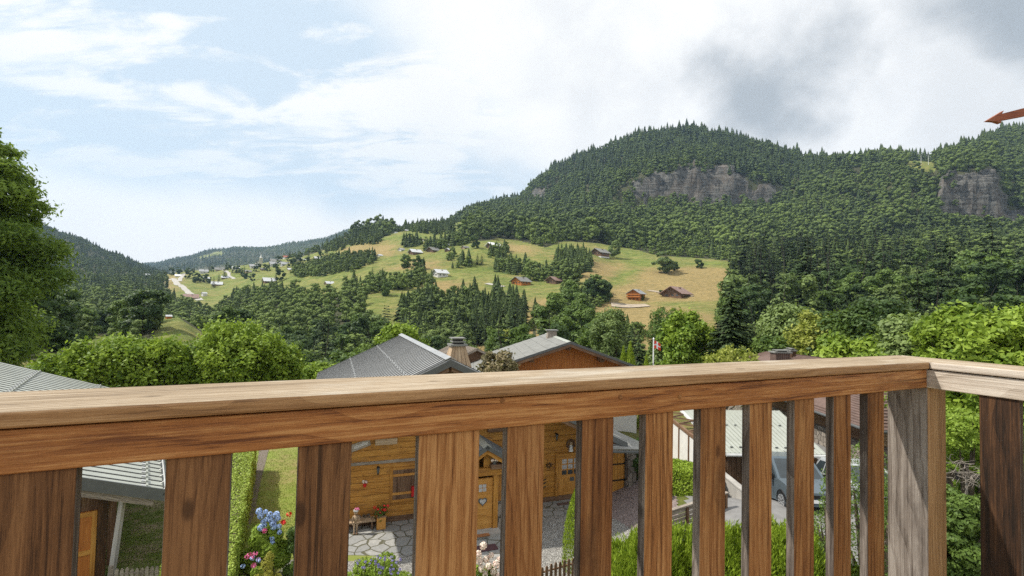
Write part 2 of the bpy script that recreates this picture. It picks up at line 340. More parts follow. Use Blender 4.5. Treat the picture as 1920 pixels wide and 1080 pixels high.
# ------------------------------------------------------------------ terrain
def gnear(x, y):
    t = np.clip((x-4)/4.5, 0, 1); t = t*t*(3-2*t); s = np.clip((x-11)/12, 0, 1)
    r = np.clip((y-18.2)/4.2, 0, 1); r = r*r*(3-2*r)*np.clip((x-6)/2.5, 0, 1)
    return -8.4 + 1.2*t + .6*s - .95*r
COLS = {
 -500: [(60,690),(120,640),(300,560),(700,480),(1200,400),(1700,330),(2500,420),(4500,480)],
 0:   [(60,680),(125,650),(200,630),(400,575),(800,505),(1200,445),(1600,395),(2200,450),(4500,480)],
 130: [(60,680),(125,652),(180,645),(300,600),(600,545),(1000,500),(1600,447),(2200,490),(4500,500)],
 210: [(60,690),(120,648),(180,640),(300,600),(600,548),(1000,512),(1600,482),(2200,510),(4500,500)],
 290: [(60,700),(100,668),(190,588),(230,625),(400,590),(700,540),(1000,520),(1600,513),(2200,520),(3800,496),(4600,505)],
 340: [(60,710),(100,672),(170,596),(230,640),(400,600),(550,565),(620,546),(800,520),(1000,510),(1500,530),(3800,486),(4600,500)],
 400: [(60,720),(100,690),(160,630),(250,650),(400,600),(560,562),(700,532),(900,507),(1100,506),(1500,530),(3800,470),(4600,490)],
 450: [(60,725),(100,705),(160,670),(250,645),(400,588),(560,550),(720,523),(920,497),(1150,500),(1600,525),(3800,465),(4600,490)],
 500: [(60,730),(100,740),(170,700),(260,640),(400,575),(550,537),(750,512),(950,492),(1200,505),(1800,520),(3800,466),(4600,490)],
 550: [(60,735),(100,750),(170,700),(260,635),(400,570),(520,530),(700,503),(900,482),(1200,500),(1800,520),(3800,458),(4600,480)],
 600: [(60,735),(100,760),(170,700),(260,630),(380,565),(500,522),(650,492),(870,470),(1100,480),(1800,500),(3800,450),(4600,470)],
 650: [(60,735),(100,760),(170,690),(250,635),(350,570),(430,530),(540,500),(700,466),(880,446),(1200,470),(3800,434),(4600,460)],
 700: [(60,735),(100,745),(170,680),(250,625),(330,567),(420,530),(520,490),(650,463),(880,439),(1200,460),(3800,434),(4600,460)],
 800: [(60,745),(100,735),(170,690),(240,640),(310,582),(380,540),(430,515),(520,480),(650,450),(900,427),(1200,440),(3800,434),(4600,460)],
 900: [(60,745),(100,740),(170,690),(220,650),(290,592),(370,540),(440,510),(520,465),(620,446),(900,416),(1300,398),(1700,390),(2300,430),(4600,470)],
 960: [(60,745),(100,725),(180,660),(250,612),(330,565),(400,530),(480,490),(560,463),(700,442),(1000,407),(1500,384),(1750,377),(2300,420),(4600,470)],
 1010:[(60,745),(100,720),(180,652),(250,607),(330,562),(410,530),(480,495),(560,460),(700,440),(1000,402),(1340,372),(1356,350),(1500,338),(2000,360),(4600,470)],
 1040:[(60,745),(100,715),(180,650),(250,605),(330,560),(410,530),(480,495),(560,460),(700,440),(1000,398),(1350,352),(1450,318),(1600,314),(2000,350),(4600,470)],
 1100:[(60,745),(100,715),(170,650),(250,605),(320,570),(400,520),(450,497),(520,470),(600,455),(750,425),(950,396),(1200,330),(1420,288),(1900,330),(4600,470)],
 1170:[(60,745),(100,710),(170,650),(230,620),(300,585),(340,562),(420,525),(500,491),(560,472),(650,455),(800,420),(940,384),(960,352),(1150,305),(1400,272),(1900,320),(4600,470)],
 1200:[(60,745),(100,710),(170,650),(230,620),(300,585),(340,562),(420,525),(500,491),(560,474),(650,455),(800,420),(940,386),(956,333),(1150,300),(1380,264),(1900,320),(4600,470)],
 1300:[(60,740),(100,705),(160,650),(230,610),(300,577),(345,555),(420,520),(500,491),(580,479),(700,450),(850,410),(940,384),(956,324),(1150,284),(1300,253),(1800,300),(4600,470)],
 1370:[(60,735),(100,700),(160,650),(230,610),(300,577),(345,552),(420,515),(500,492),(600,480),(700,450),(850,412),(940,388),(956,332),(1120,292),(1280,257),(1800,300),(4600,470)],
 1430:[(60,730),(100,692),(170,640),(230,600),(300,562),(380,517),(480,500),(600,480),(700,442),(850,410),(940,388),(956,348),(1100,306),(1230,275),(1800,310),(4600,470)],
 1470:[(60,725),(100,690),(170,635),(230,597),(300,557),(380,515),(480,500),(600,475),(700,438),(850,400),(940,384),(970,352),(1090,318),(1180,290),(1750,320),(4600,470)],
 1520:[(60,720),(100,685),(170,632),(230,595),(300,555),(390,513),(490,495),(600,470),(700,433),(820,385),(920,345),(1000,322),(1100,304),(1600,330),(4600,470)],
 1600:[(60,720),(100,680),(170,630),(230,590),(300,550),(400,510),(500,490),(600,465),(700,430),(800,385),(900,330),(950,308),(1500,340),(4600,470)],
 1700:[(60,710),(100,670),(170,610),(230,575),(300,540),(400,500),(500,475),(600,440),(700,380),(800,322),(850,303),(1500,340),(4600,470)],
 1750:[(60,705),(100,665),(170,605),(230,570),(300,538),(400,500),(500,472),(600,436),(700,385),(780,335),(830,307),(1400,330),(4600,470)],
 1775:[(60,700),(100,660),(170,600),(230,567),(300,536),(400,500),(500,471),(600,438),(690,430),(702,335),(780,306),(850,300),(1400,310),(4600,470)],
 1860:[(60,695),(100,655),(170,600),(230,565),(300,535),(400,500),(500,470),(600,442),(690,431),(702,328),(780,303),(900,286),(1100,270),(1500,290),(4600,470)],
 1890:[(60,690),(100,650),(170,600),(230,565),(300,535),(400,500),(500,470),(600,446),(690,424),(720,385),(800,340),(960,285),(1100,260),(1600,290),(4600,470)],
 1940:[(60,690),(100,650),(170,600),(230,565),(300,535),(400,500),(500,470),(600,446),(690,424),(705,404),(800,345),(1000,280),(1150,250),(1700,300),(4600,470)],
 2500:[(60,680),(100,645),(170,590),(300,530),(500,450),(700,400),(1000,320),(1200,240),(1700,260),(4600,470)],
}
LG = np.linspace(math.log(60), math.log(6000), 560)
def _pchip(x, y, xi):
    h = np.diff(x); d = np.diff(y)/h; m = np.zeros_like(y)
    m[0], m[-1] = d[0], d[-1]
    for i in range(1, len(x)-1):
        if d[i-1]*d[i] > 0:
            w1, w2 = 2*h[i]+h[i-1], h[i]+2*h[i-1]; m[i] = (w1+w2)/(w1/d[i-1]+w2/d[i])
    k = np.clip(np.searchsorted(x, xi)-1, 0, len(x)-2); t = np.clip((xi-x[k])/h[k], 0, 1)
    return ((2*t**3-3*t**2+1)*y[k] + (t**3-2*t**2+t)*h[k]*m[k] + (-2*t**3+3*t**2)*y[k+1] + (t**3-t**2)*h[k]*m[k+1])
_A = []; _S = []
for px in sorted(COLS):
    kn = COLS[px]; ys = np.array([math.log(k[0]) for k in kn])
    sl = np.array([(lambda r: r[2]/r[1])(ray(px, k[1])) for k in kn])
    _S.append(_pchip(ys, sl, LG)); r = ray(px, 520); _A.append(r[0]/r[1])
_A = np.array(_A); _S = np.array(_S)
def _vn(x, y, seed):
    xi = np.floor(x).astype(np.int64); yi = np.floor(y).astype(np.int64); fx = x-xi; fy = y-yi
    fx = fx*fx*(3-2*fx); fy = fy*fy*(3-2*fy)
    def h(a, b):
        v = (a*374761393 + b*668265263 + seed*1442695041) & 0xffffffff; v = ((v ^ (v >> 13))*1274126177) & 0xffffffff
        return ((v ^ (v >> 16)) & 0xffff)/65535.0
    return (h(xi, yi)*(1-fx)+h(xi+1, yi)*fx)*(1-fy) + (h(xi, yi+1)*(1-fx)+h(xi+1, yi+1)*fx)*fy
def fbm(x, y, s, seed=1, o=4):
    r = 0; a = .5
    for i in range(o): r = r + a*_vn(x/s, y/s, seed+i*7); s *= .5; a *= .5
    return r/(1-.5**o) - .5
def ground(x, y):
    x = np.asarray(x, float); y = np.asarray(y, float)
    yy = np.maximum(y, 60.0); a = np.clip(x/yy, _A[0], _A[-1])
    u = (np.log(yy)-LG[0])/(LG[1]-LG[0]); j = np.clip(u.astype(int), 0, len(LG)-2); ft = np.clip(u-j, 0, 1)
    i = np.clip(np.searchsorted(_A, a)-1, 0, len(_A)-2); fa = (a-_A[i])/(_A[i+1]-_A[i]); fs = fa*fa*(3-2*fa)*.6 + fa*.4
    s = (_S[i, j]*(1-ft)+_S[i, j+1]*ft)*(1-fs) + (_S[i+1, j]*(1-ft)+_S[i+1, j+1]*ft)*fs
    zf = s*yy + fbm(x, y, 90, 3)*np.clip(yy/60, 0, 9) + fbm(x, y*.45, 210, 13)*np.clip((yy-500)/22, 0, 30) + fbm(x, y, 30, 9)*np.clip(yy/150, 0, 4.5)
    b = np.clip((y-30)/30, 0, 1); b = b*b*(3-2*b)
    return gnear(x, y)*(1-b) + zf*b
def hit(px, py, y0=60, y1=5000):
    r = ray(px, py); Y = np.exp(np.linspace(math.log(y0), math.log(y1), 2500)); g = ground(r[0]/r[1]*Y, Y)
    k = np.where(g >= r[2]/r[1]*Y)[0]; Yh = Y[k[0]] if len(k) else 800.0
    return np.array([r[0]/r[1]*Yh, Yh, float(ground(r[0]/r[1]*Yh, Yh))])
def inpoly(px, py, poly):
    c = np.zeros(np.shape(px), bool); n = len(poly)
    for i in range(n):
        x1, y1 = poly[i]; x2, y2 = poly[(i+1) % n]
        if y1 == y2: continue
        c ^= ((y1 > py) != (y2 > py)) & (px < (x2-x1)*(py-y1)/(y2-y1)+x1)
    return c
# open ground, traced on the hillside (image coordinates of the ground) with its depth range
MEAD = [
 (400, 1150, [(314,548),(314,512),(380,516),(430,508),(500,504),(530,494),(548,480),(550,550),(520,556),(470,558),(430,556),(415,576),(385,588),(345,568)]),
 (300, 1150, [(545,487),(610,468),(640,462),(715,447),(735,437),(760,434),(845,408),(872,408),(882,432),(862,446),(905,452),(935,447),(960,449),(1000,458),(1024,463),(1060,452),(1130,457),(1200,468),(1240,482),(1290,482),(1372,489),(1368,540),(1345,572),(1330,600),(1320,640),(1225,668),(1150,680),(1000,690),(940,700),(880,600),(870,582),(840,560),(790,545),(748,650),(735,610),(700,608),(676,585),(682,560),(560,552),(545,535)]),
 (100, 330, [(1000,640),(1040,540),(1120,540),(1180,545),(1350,560),(1345,600),(1330,660),(1200,690),(1120,680),(960,690),(880,700),(880,560),(1000,560)]),
 (60, 215, [(150,730),(165,640),(150,620),(285,650),(300,590),(330,592),(380,625),(400,650),(420,690),(420,760),(150,760)]),
 (150, 400, [(676,545),(740,545),(756,600),(752,650),(715,640),(690,600)]),
 (3000, 4300, [(372,482),(415,470),(425,488),(445,478),(462,480),(480,500),(400,503)]),
 (400, 640, [(1455,478),(1530,470),(1640,476),(1730,500),(1640,497),(1530,490),(1460,490)]),
]
# groves standing in the open ground: depth range, share of conifers, ground outline
GROVE = [
 (.95, [(1040,508),(1044,480),(1100,478),(1112,503),(1100,512)]),
 (.1, [(980,522),(985,508),(1040,506),(1095,512),(1094,526),(1030,530)]),
 (.6, [(922,510),(924,500),(985,500),(990,510),(960,516)]),
 (.95, [(872,600),(905,560),(960,560),(985,580),(988,640),(920,660),(880,650)]),
 (.05, [(1028,650),(1035,560),(1065,545),(1140,545),(1145,562),(1110,590),(1120,640),(1090,680),(1030,690)]),
 (.1, [(1100,690),(1130,625),(1200,620),(1215,690)]),
 (.2, [(918,484),(922,470),(955,468),(962,484)]),
 (.7, [(610,474),(620,456),(700,440),(718,440),(716,456),(650,462),(636,474)]),
 (.6, [(732,436),(740,425),(800,418),(850,415),(850,432),(800,438),(760,434)]),
 (.6, [(810,440),(815,432),(852,433),(850,440)]),
 (.2, [(836,462),(838,450),(872,446),(880,456),(860,461)]),
 (.6, [(754,464),(757,456),(786,455),(788,463)]),
 (.4, [(792,472),(795,460),(832,462),(832,470)]),
 (.6, [(848,505),(850,494),(882,492),(884,503)]),
 (.1, [(836,490),(838,480),(850,480),(850,492)]),
 (.35, [(640,498),(642,484),(700,482),(705,490),(680,500),(660,510),(640,510)]),
 (.15, [(640,560),(645,535),(700,534),(735,528),(770,522),(798,520),(800,530),(760,545),(720,548),(690,552)]),
 (.45, [(750,660),(752,590),(775,566),(860,560),(895,556),(893,580),(870,620),(880,680),(745,680)]),
 (.3, [(470,490),(480,480),(545,478),(560,490),(600,486),(640,484),(640,510),(600,520),(560,522),(545,512),(560,500)]),
 (.4, [(436,552),(470,548),(520,550),(540,546),(545,562),(440,566)]),
]
CLIFF = [(900, 990, [(1172,378),(1175,330),(1250,322),(1290,318),(1330,310),(1385,318),(1395,338),(1445,346),(1445,398),(1385,400),(1330,396),(1260,380)]),
         (680, 720, [(1750,452),(1752,315),(1800,315),(1870,322),(1890,395),(1935,395),(1935,462),(1850,448)]),
         (1250, 1400, [(988,375),(988,330),(1026,330),(1026,375)])]
DRY = [[(1060,570),(1150,545),(1225,500),(1364,500),(1364,560),(1100,580)], [(990,560),(1100,560),(1330,590),(1330,690),(980,690)],
       [(1030,470),(1130,492),(1180,500),(1100,530)], [(640,466),(745,455),(740,478),(650,480)], [(870,590),(900,590),(930,690),(880,690)],
       [(700,505),(800,490),(830,500),(760,505)], [(1010,640),(1130,600),(1130,690),(1000,690)], [(935,455),(1000,462),(1010,480),(950,470)],
       [(800,535),(860,525),(860,545),(810,545)], [(300,515),(330,515),(320,545),(300,545)]]
OPEN = [(500, 1250, [(312,532),(312,512),(560,482),(640,470),(640,480),(560,505),(520,512),(420,520),(350,520)]),
        (780, 1000, [(1700,322),(1700,300),(1752,300),(1752,322)]),
        (250, 700, [(318,548),(325,520),(350,520),(400,565),(372,572)])]
def classify(X, Y, Z, want_dry=False):
    px, py = proj(X, Y, Z); jx = px + fbm(X, Y, 30, 21)*10; jy = py + fbm(X, Y, 30, 22)*5
    mead = np.zeros(X.shape, bool)
    for y0, y1, pl in MEAD: mead |= (Y > y0) & (Y < y1) & inpoly(jx, jy, pl)
    gr = np.full(X.shape, -1.0)
    for cf, pl in GROVE:
        q = (Y < 1200) & (Y > 110) & inpoly(jx, jy, pl); gr[q] = cf
    rock = np.zeros(X.shape, bool)
    for y0, y1, pl in CLIFF: rock |= (Y > y0) & (Y < y1) & inpoly(px + fbm(X, Y, 60, 23)*46, py + fbm(X, Y, 28, 24)*34, pl)
    dry = np.zeros(X.shape)
    if want_dry:
        w1, w2 = px + fbm(X, Y, 50, 5)*26, py + fbm(X, Y, 50, 6)*12
        for ox, oy in ((0, 0), (12, 3), (-14, -2), (5, -6), (-4, 6), (22, -1), (-24, 1)):
            d1 = np.zeros(X.shape)
            for pl in DRY: d1 = np.maximum(d1, inpoly(w1+ox, w2+oy, pl)*1.0)
            dry += d1/7
    return px, py, mead, gr, rock, dry
def terrain():
    ys = np.concatenate([[-400, -150, -60, -25, -10], np.linspace(-4, 60, 60), np.exp(np.arange(math.log(60), math.log(4800), .0075))[1:]])
    aa = np.concatenate([np.linspace(-6, -1.45, 12)[:-1], np.linspace(-1.45, 1.45, 460), np.linspace(1.45, 6, 12)[1:]])
    Y, A = np.meshgrid(ys, aa, indexing='ij'); wd = np.sqrt(Y*Y + 14**2)
    X = np.where(np.abs(A) <= 1.4501, A*wd, np.sign(A)*(1.45*wd + (7050-1.45*wd)*((np.abs(A)-1.45)/4.55)**2)); Z = ground(X, Y); px, py, mead, gr, rock, dry = classify(X, Y, Z, True)
    for y0, y1, pl in OPEN: mead |= (Y > y0) & (Y < y1) & inpoly(px, py, pl)
    # ragged ledges on the cliff faces
    Z = Z + np.where(rock, fbm(X, Y, 14, 31)*22 + fbm(X, Y, 5, 32)*12, 0); Y2 = Y + np.where(rock, fbm(X, Z*1.0, 22, 33)*34 + fbm(X, Z*2.0, 7, 34)*9, 0)
    V = np.stack([X, Y2, Z], -1).reshape(-1, 3); n, m = Y.shape
    I = np.arange(n*m).reshape(n, m); Fq = np.stack([I[:-1, :-1], I[:-1, 1:], I[1:, 1:], I[1:, :-1]], -1).reshape(-1, 4)
    def fn(nt, b):
        g = nod(nt, 'ShaderNodeNewGeometry'); pos = g.outputs['Position']
        cl = nod(nt, 'ShaderNodeSeparateColor', n0=attr(nt, 'cls').outputs['Color']).outputs
        nz = nod(nt, 'ShaderNodeSeparateXYZ', n0=g.outputs['True Normal']).outputs[2]
        n1 = tnoise(nt, pos, .018, 6, .6); n2 = tnoise(nt, pos, .12, 6, .65); n3 = tnoise(nt, pos, 3.0, 5, .6)
        n4 = tnoise(nt, pos, .03, 5, .6, (1, 3.5, 6))
        green = mixc(nt, sstep(nt, n2, .3, .7), (.085, .120, .022), (.155, .195, .040))
        n5 = tnoise(nt, pos, .35, 6, .7, (1, 1, 1)); n6 = tnoise(nt, pos, .22, 4, .6, (.35, 2.2, 5.0), .3)
        straw = mixc(nt, sstep(nt, n3, .3, .7), (.195, .150, .060), (.30, .225, .105))
        dr = mth(nt, 'ADD', mth(nt, 'MULTIPLY', cl[1], .46), mth(nt, 'MULTIPLY', mth(nt, 'ADD', n1, mth(nt, 'ADD', n4, n2)), .50))
        mead_c = mixc(nt, sstep(nt, dr, .60, 1.10), green, straw)
        under = mixc(nt, n3, (.035, .045, .016), (.08, .075, .035))
        det = sstep(nt, mth(nt, 'ADD', mth(nt, 'MULTIPLY', n5, .6), mth(nt, 'MULTIPLY', n6, .4)), .36, .62)
        mead_c = mixc(nt, det, mixc(nt, 1.0, mead_c, (.80, .84, .72), 'MULTIPLY'), mixc(nt, 1.0, mead_c, (1.40, 1.34, 1.2), 'MULTIPLY'))
        c = mixc(nt, sstep(nt, cl[0], .3, .7), under, mead_c)
        strat = tnoise(nt, pos, .07, 10, .80, (.5, .5, 4.5)); crk = tnoise(nt, pos, .16, 10, .82, (2.5, 2.5, .5), .6)
        rk = mixc(nt, sstep(nt, mth(nt, 'MULTIPLY', mth(nt, 'ADD', strat, crk), .5), .43, .58), (.016, .016, .015), (.175, .168, .15))
        stn = sstep(nt, tnoise(nt, pos, .03, 5, .6, (1.5, 1, .8)), .45, .65)
        rk = mixc(nt, mth(nt, 'MULTIPLY', stn, .3), rk, (.20, .15, .11))
        c = mixc(nt, sstep(nt, cl[2], .4, .6), c, rk)
        bumpit(nt, b, mth(nt, 'ADD', strat, crk), 2.5, .6)
        return c
    me = rawmesh('ground', V, Fq, [mat('mountain_ground', fn, .95)], smooth=True)
    cls = np.stack([mead*1.0, dry, rock*1.0, np.ones_like(dry)], -1).reshape(-1, 4)
    # near site reads as meadow too
    cls[:, 0] = np.maximum(cls[:, 0], (Y.ravel() < 60)*1.0); cls[:, 1] = np.where(Y.ravel() < 60, .25, cls[:, 1])
    me.attributes.new('cls', 'FLOAT_COLOR', 'POINT').data.foreach_set('color', cls.astype(np.float32).ravel())
    link('ground', me, kind='structure')
    return
terrain()
# ------------------------------------------------------------------ foliage
def quads(c, nrm, L, asp, rng, droop=None):
    """rhombus leaves: centres, normals, half length, width ratio"""
    N = len(c); r = rng.normal(size=(N, 3)); u = np.cross(nrm, r)
    if droop is not None: u = droop + .25*rng.normal(size=(N, 3))
    u /= np.linalg.norm(u, axis=1, keepdims=True)+1e-9; v = np.cross(nrm, u); v /= np.linalg.norm(v, axis=1, keepdims=True)+1e-9
    L = np.broadcast_to(np.asarray(L, float).reshape(-1, 1), (N, 1)); Wd = L*asp
    V = np.stack([c-u*L, c+v*Wd-u*L*.15, c+u*L, c-v*Wd-u*L*.15], 1).reshape(-1, 3)
    return V, np.arange(4*N).reshape(N, 4)
def unit(n, rng): d = rng.normal(size=(n, 3)); return d/np.linalg.norm(d, axis=1, keepdims=True)
def lobes_crown(rng, H, rad, n_l, n, leaf, base=.15, asp=.55, shape='round', flat=.8, wild=.6, tintn=.5, lr_=(.20, .42), spray=0.0):
    """leaf clusters on many overlapping lobes; returns V, F, tint (unit: metres, base at z=0)"""
    lc = []; lr = []
    for i in range(n_l):
        z = rng.uniform(base, .93)
        t = (z-base)/(1-base)
        if shape == 'round': env = math.sin(math.pi*min(1, .12+.86*t))**.55
        elif shape == 'tall': env = (math.sin(math.pi*min(1, .10+.85*t)))**.8*(1-.25*t)
        elif shape == 'cone': env = (1-t)**.8*(.25+.75*min(1, t*6))
        else: env = math.sqrt(max(.02, 1-t*t))
        a = rng.uniform(0, 6.283); rr = rad*env*math.sqrt(rng.uniform(.15, 1))*.78
        lc.append((math.cos(a)*rr, math.sin(a)*rr, z*H)); lr.append(rad*rng.uniform(*lr_)*(1-.35*t))
    lc = np.array(lc); lr = np.array(lr); w = lr**2; k = rng.choice(n_l, size=int(n*1.9), p=w/w.sum())
    d = unit(len(k), rng); d[:, 2] = np.abs(d[:, 2])*np.where(rng.rand(len(k)) < .72, 1, -1)
    rr = lr[k]*(1 - .35*rng.rand(len(k))**1.6 + .12*rng.rand(len(k)))
    if spray: rr = rr*(1+spray*rng.rand(len(k))**5)
    p = lc[k] + d*rr[:, None]*np.array([1, 1, flat])
    inside = np.zeros(len(p), int)
    for j in range(n_l): inside += (np.linalg.norm((p-lc[j])/np.array([1, 1, flat]), axis=1) < lr[j]*.82)
    keep = (inside == 0) | ((rng.rand(len(p)) < .12)); p = p[keep][:n]; d = d[keep][:n]; k = k[keep][:n]
    nr = d + wild*rng.normal(size=d.shape); nr[:, 2] += .35; nr /= np.linalg.norm(nr, axis=1, keepdims=True)
    V, Fq = quads(p, nr, leaf*rng.uniform(.6, 1.3, len(p)), asp, rng)
    lt = rng.rand(n_l)
    tint = np.clip(.5 + (lt[k]-.5)*tintn + rng.normal(size=len(p))*.17, 0, 1)
    return V, Fq, np.repeat(tint, 4), lc, lr
def conifer_geo(rng, H, rad, whorls, per, tufts, leaf):
    C = []; D = []; Nn = []; T = []; S = []
    for i in range(whorls):
        t = (i+.3)/whorls; z = H*(.07+.92*t); r = rad*(1-t)**.85*rng.uniform(.8, 1.1)+.02*rad
        for b in range(per):
            a = rng.uniform(0, 6.283); rl = r*rng.uniform(.7, 1.12); bt = rng.rand()
            m = max(2, int(tufts*(rl/rad+.15)))
            q = (np.arange(m)+rng.rand(m))/m; q = .12+.88*q
            dz = -.30*rl*q**1.3 + .10*rl*q**3; ca, sa = math.cos(a), math.sin(a); lat = rng.normal(size=m)*.10*rl*(1.1-q)
            C.append(np.stack([ca*rl*q-sa*lat, sa*rl*q+ca*lat, z+dz+rng.normal(size=m)*.02*H/whorls*3], 1))
            D.append(np.stack([ca+0*q-sa*lat*2, sa+0*q+ca*lat*2, -.45+0*q], 1)); 
            nn = np.stack([ca*.45+rng.normal(size=m)*.25, sa*.45+rng.normal(size=m)*.25, np.full(m, .9)], 1); Nn.append(nn)
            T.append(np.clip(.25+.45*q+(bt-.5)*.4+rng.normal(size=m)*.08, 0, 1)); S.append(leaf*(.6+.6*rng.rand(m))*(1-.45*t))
    C = np.concatenate(C); D = np.concatenate(D); Nn = np.concatenate(Nn); Nn /= np.linalg.norm(Nn, axis=1, keepdims=True)
    V, Fq = quads(C, Nn, np.concatenate(S), .42, rng, D)
    return V, Fq, np.repeat(np.concatenate(T), 4)
def limb_geo(segs, n=7):
    V = []; Fq = []
    for p0, p1, r0, r1 in segs:
        p0 = np.array(p0, float); p1 = np.array(p1, float); d = p1-p0; d /= np.linalg.norm(d)+1e-9
        a = np.cross(d, [.31, .95, .05]); a /= np.linalg.norm(a); b = np.cross(d, a); k = len(V)
        for p, r in ((p0, r0), (p1, r1)):
            for i in range(n): t = 6.2832*i/n; V.append(p+a*math.cos(t)*r+b*math.sin(t)*r)
        for i in range(n): j = (i+1) % n; Fq.append((k+i, k+j, k+n+j, k+n+i))
    return np.array(V), np.array(Fq)
def trunk_segs(rng, H, r, lc, top=.75, nb=10, base=-.6):
    segs = []; z = base; p = np.array([0., 0, base]); n = 7
    pts = [p]
    for i in range(n): p = p + np.array([rng.normal()*.02*H, rng.normal()*.02*H, (H*top-base)/n]); pts.append(p)
    for i in range(n): segs.append((pts[i], pts[i+1], r*(1-i/n*.85), r*(1-(i+1)/n*.85)))
    if lc is not None and len(lc):
        for j in rng.choice(len(lc), min(nb, len(lc)), replace=False):
            q = lc[j]; k = min(n-1, max(1, int((q[2]*.62-base)/(H*top-base)*n))); s = pts[k]; m = (s+q)/2 + np.array([0, 0, -.03*H])
            segs += [(s, m, r*.34, r*.2), (m, q, r*.2, r*.06)]
    return segs
def tree_meshes(tag_, kind, rng, H, rad, n, leaf, lf, nl=26, shape='round', base=.15, wild=.6, tr=.022, asp=.55, **lk):
    """(trunk mesh, crown mesh)"""
    if kind == 'conifer':
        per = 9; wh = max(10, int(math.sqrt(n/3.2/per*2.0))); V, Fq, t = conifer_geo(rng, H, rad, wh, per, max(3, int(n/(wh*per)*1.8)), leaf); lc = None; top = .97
    else: V, Fq, t, lc, lr = lobes_crown(rng, H, rad, int(nl*2.4), n, leaf, base, asp, shape, wild=wild, **dict(dict(lr_=(.13, .27), flat=1.1, spray=.9, tintn=.75), **lk)); top = .75
    crown = rawmesh(tag_+'_crown', V, Fq, [lf], tint=t)
    TV, TF = limb_geo(trunk_segs(rng, H, H*tr, lc, top, 14)); trunk = rawmesh(tag_+'_trunk', TV, TF, [BARK], tint=np.zeros(len(TV)), gc=TV)
    return trunk, crown
_g = (1+5**.5)/2
ICO_V = np.array([(-1,_g,0),(1,_g,0),(-1,-_g,0),(1,-_g,0),(0,-1,_g),(0,1,_g),(0,-1,-_g),(0,1,-_g),(_g,0,-1),(_g,0,1),(-_g,0,-1),(-_g,0,1)])/math.hypot(1, _g)
ICO_F = np.array([(0,11,5),(0,5,1),(0,1,7),(0,7,10),(0,10,11),(1,5,9),(5,11,4),(11,10,2),(10,7,6),(7,1,8),(3,9,4),(3,4,2),(3,2,6),(3,6,8),(3,8,9),(4,9,5),(2,4,11),(6,2,10),(8,6,7),(9,8,1)])
def cores(rng, lc, lr, flat=.8, k=.86):
    V = []; Fq = []
    for c, r in zip(lc, lr):
        Q = np.linalg.qr(rng.normal(size=(3, 3)))[0]; v = (ICO_V@Q)*r*k*rng.uniform(.85, 1.1, (12, 1))*np.array([1, 1, flat])+c; Fq.append(ICO_F+12*len(V)); V.append(v)
    return np.concatenate(V), np.concatenate(Fq)
def join_tree(tag_, kind, rng, H, rad, n, leaf, lf, **k):
    """one mesh with trunk and crown, for trees whose parts are too small to see"""
    nl = k.pop('nl', 18); base = k.pop('base', .12); shape = k.pop('shape', 'round'); wild = k.pop('wild', .5)
    if kind == 'conifer':
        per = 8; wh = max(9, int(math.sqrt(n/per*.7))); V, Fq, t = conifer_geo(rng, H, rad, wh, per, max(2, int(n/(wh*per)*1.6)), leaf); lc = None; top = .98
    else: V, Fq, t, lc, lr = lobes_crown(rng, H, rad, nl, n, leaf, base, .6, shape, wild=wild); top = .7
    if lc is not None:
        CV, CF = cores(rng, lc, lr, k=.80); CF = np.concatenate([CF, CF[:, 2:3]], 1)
        Fq = np.concatenate([Fq, CF+len(V)]); V = np.concatenate([V, CV]); t = np.r_[t, np.full(len(CV), .12)]  # low tint on the cores: dark crown interior painted in as shade
    TV, TF = limb_geo(trunk_segs(rng, H, H*.010, lc, top, 5, -1.5), 5)
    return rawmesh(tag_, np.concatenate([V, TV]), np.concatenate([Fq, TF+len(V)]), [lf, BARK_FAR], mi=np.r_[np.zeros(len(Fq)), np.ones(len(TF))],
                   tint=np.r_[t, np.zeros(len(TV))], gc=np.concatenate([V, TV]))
# unit-height tree prototypes for the slopes: (V, F(tri), tint)
def far_conifer(rng, tiers=7, n=9):
    V = []; Fq = []; T = []
    for i in range(tiers):
        z1 = .10+.9*(i+1)/tiers; z0 = z1-1.55/tiers; r = .215*(1-i/tiers)**.85+.014
        if i == tiers-1: z1 = 1.04
        for j in range(n):
            a = 6.283*(j+rng.rand()*.6)/n; b = a+rng.uniform(.55, 1.0); ra, rb = r*rng.uniform(.75, 1.2), r*rng.uniform(.75, 1.2); k = len(V)
            V += [(0, 0, z1), (math.cos(a)*ra, math.sin(a)*ra, z0+rng.normal()*.015), (math.cos(b)*rb, math.sin(b)*rb, z0+rng.normal()*.015)]
            Fq.append((k, k+1, k+2)); t = rng.uniform(0, .45); T += [t, t+.12, t+.12]
    return np.array(V), np.array(Fq), np.array(T)
def far_broad(rng, n=130, leaf=.05, nl=11):
    V, Fq, t, lc, lr = lobes_crown(rng, 1.0, .36, nl, n, leaf, .12, .75, 'round', wild=.35, tintn=.5, lr_=(.32, .55), flat=.9)
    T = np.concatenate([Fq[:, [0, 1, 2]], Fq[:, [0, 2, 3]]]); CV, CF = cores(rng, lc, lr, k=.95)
    return np.concatenate([V, CV]), np.concatenate([T, CF+len(V)]), np.r_[t*.75+.2, np.full(len(CV), .38)+.2*rng.rand(len(CV))]
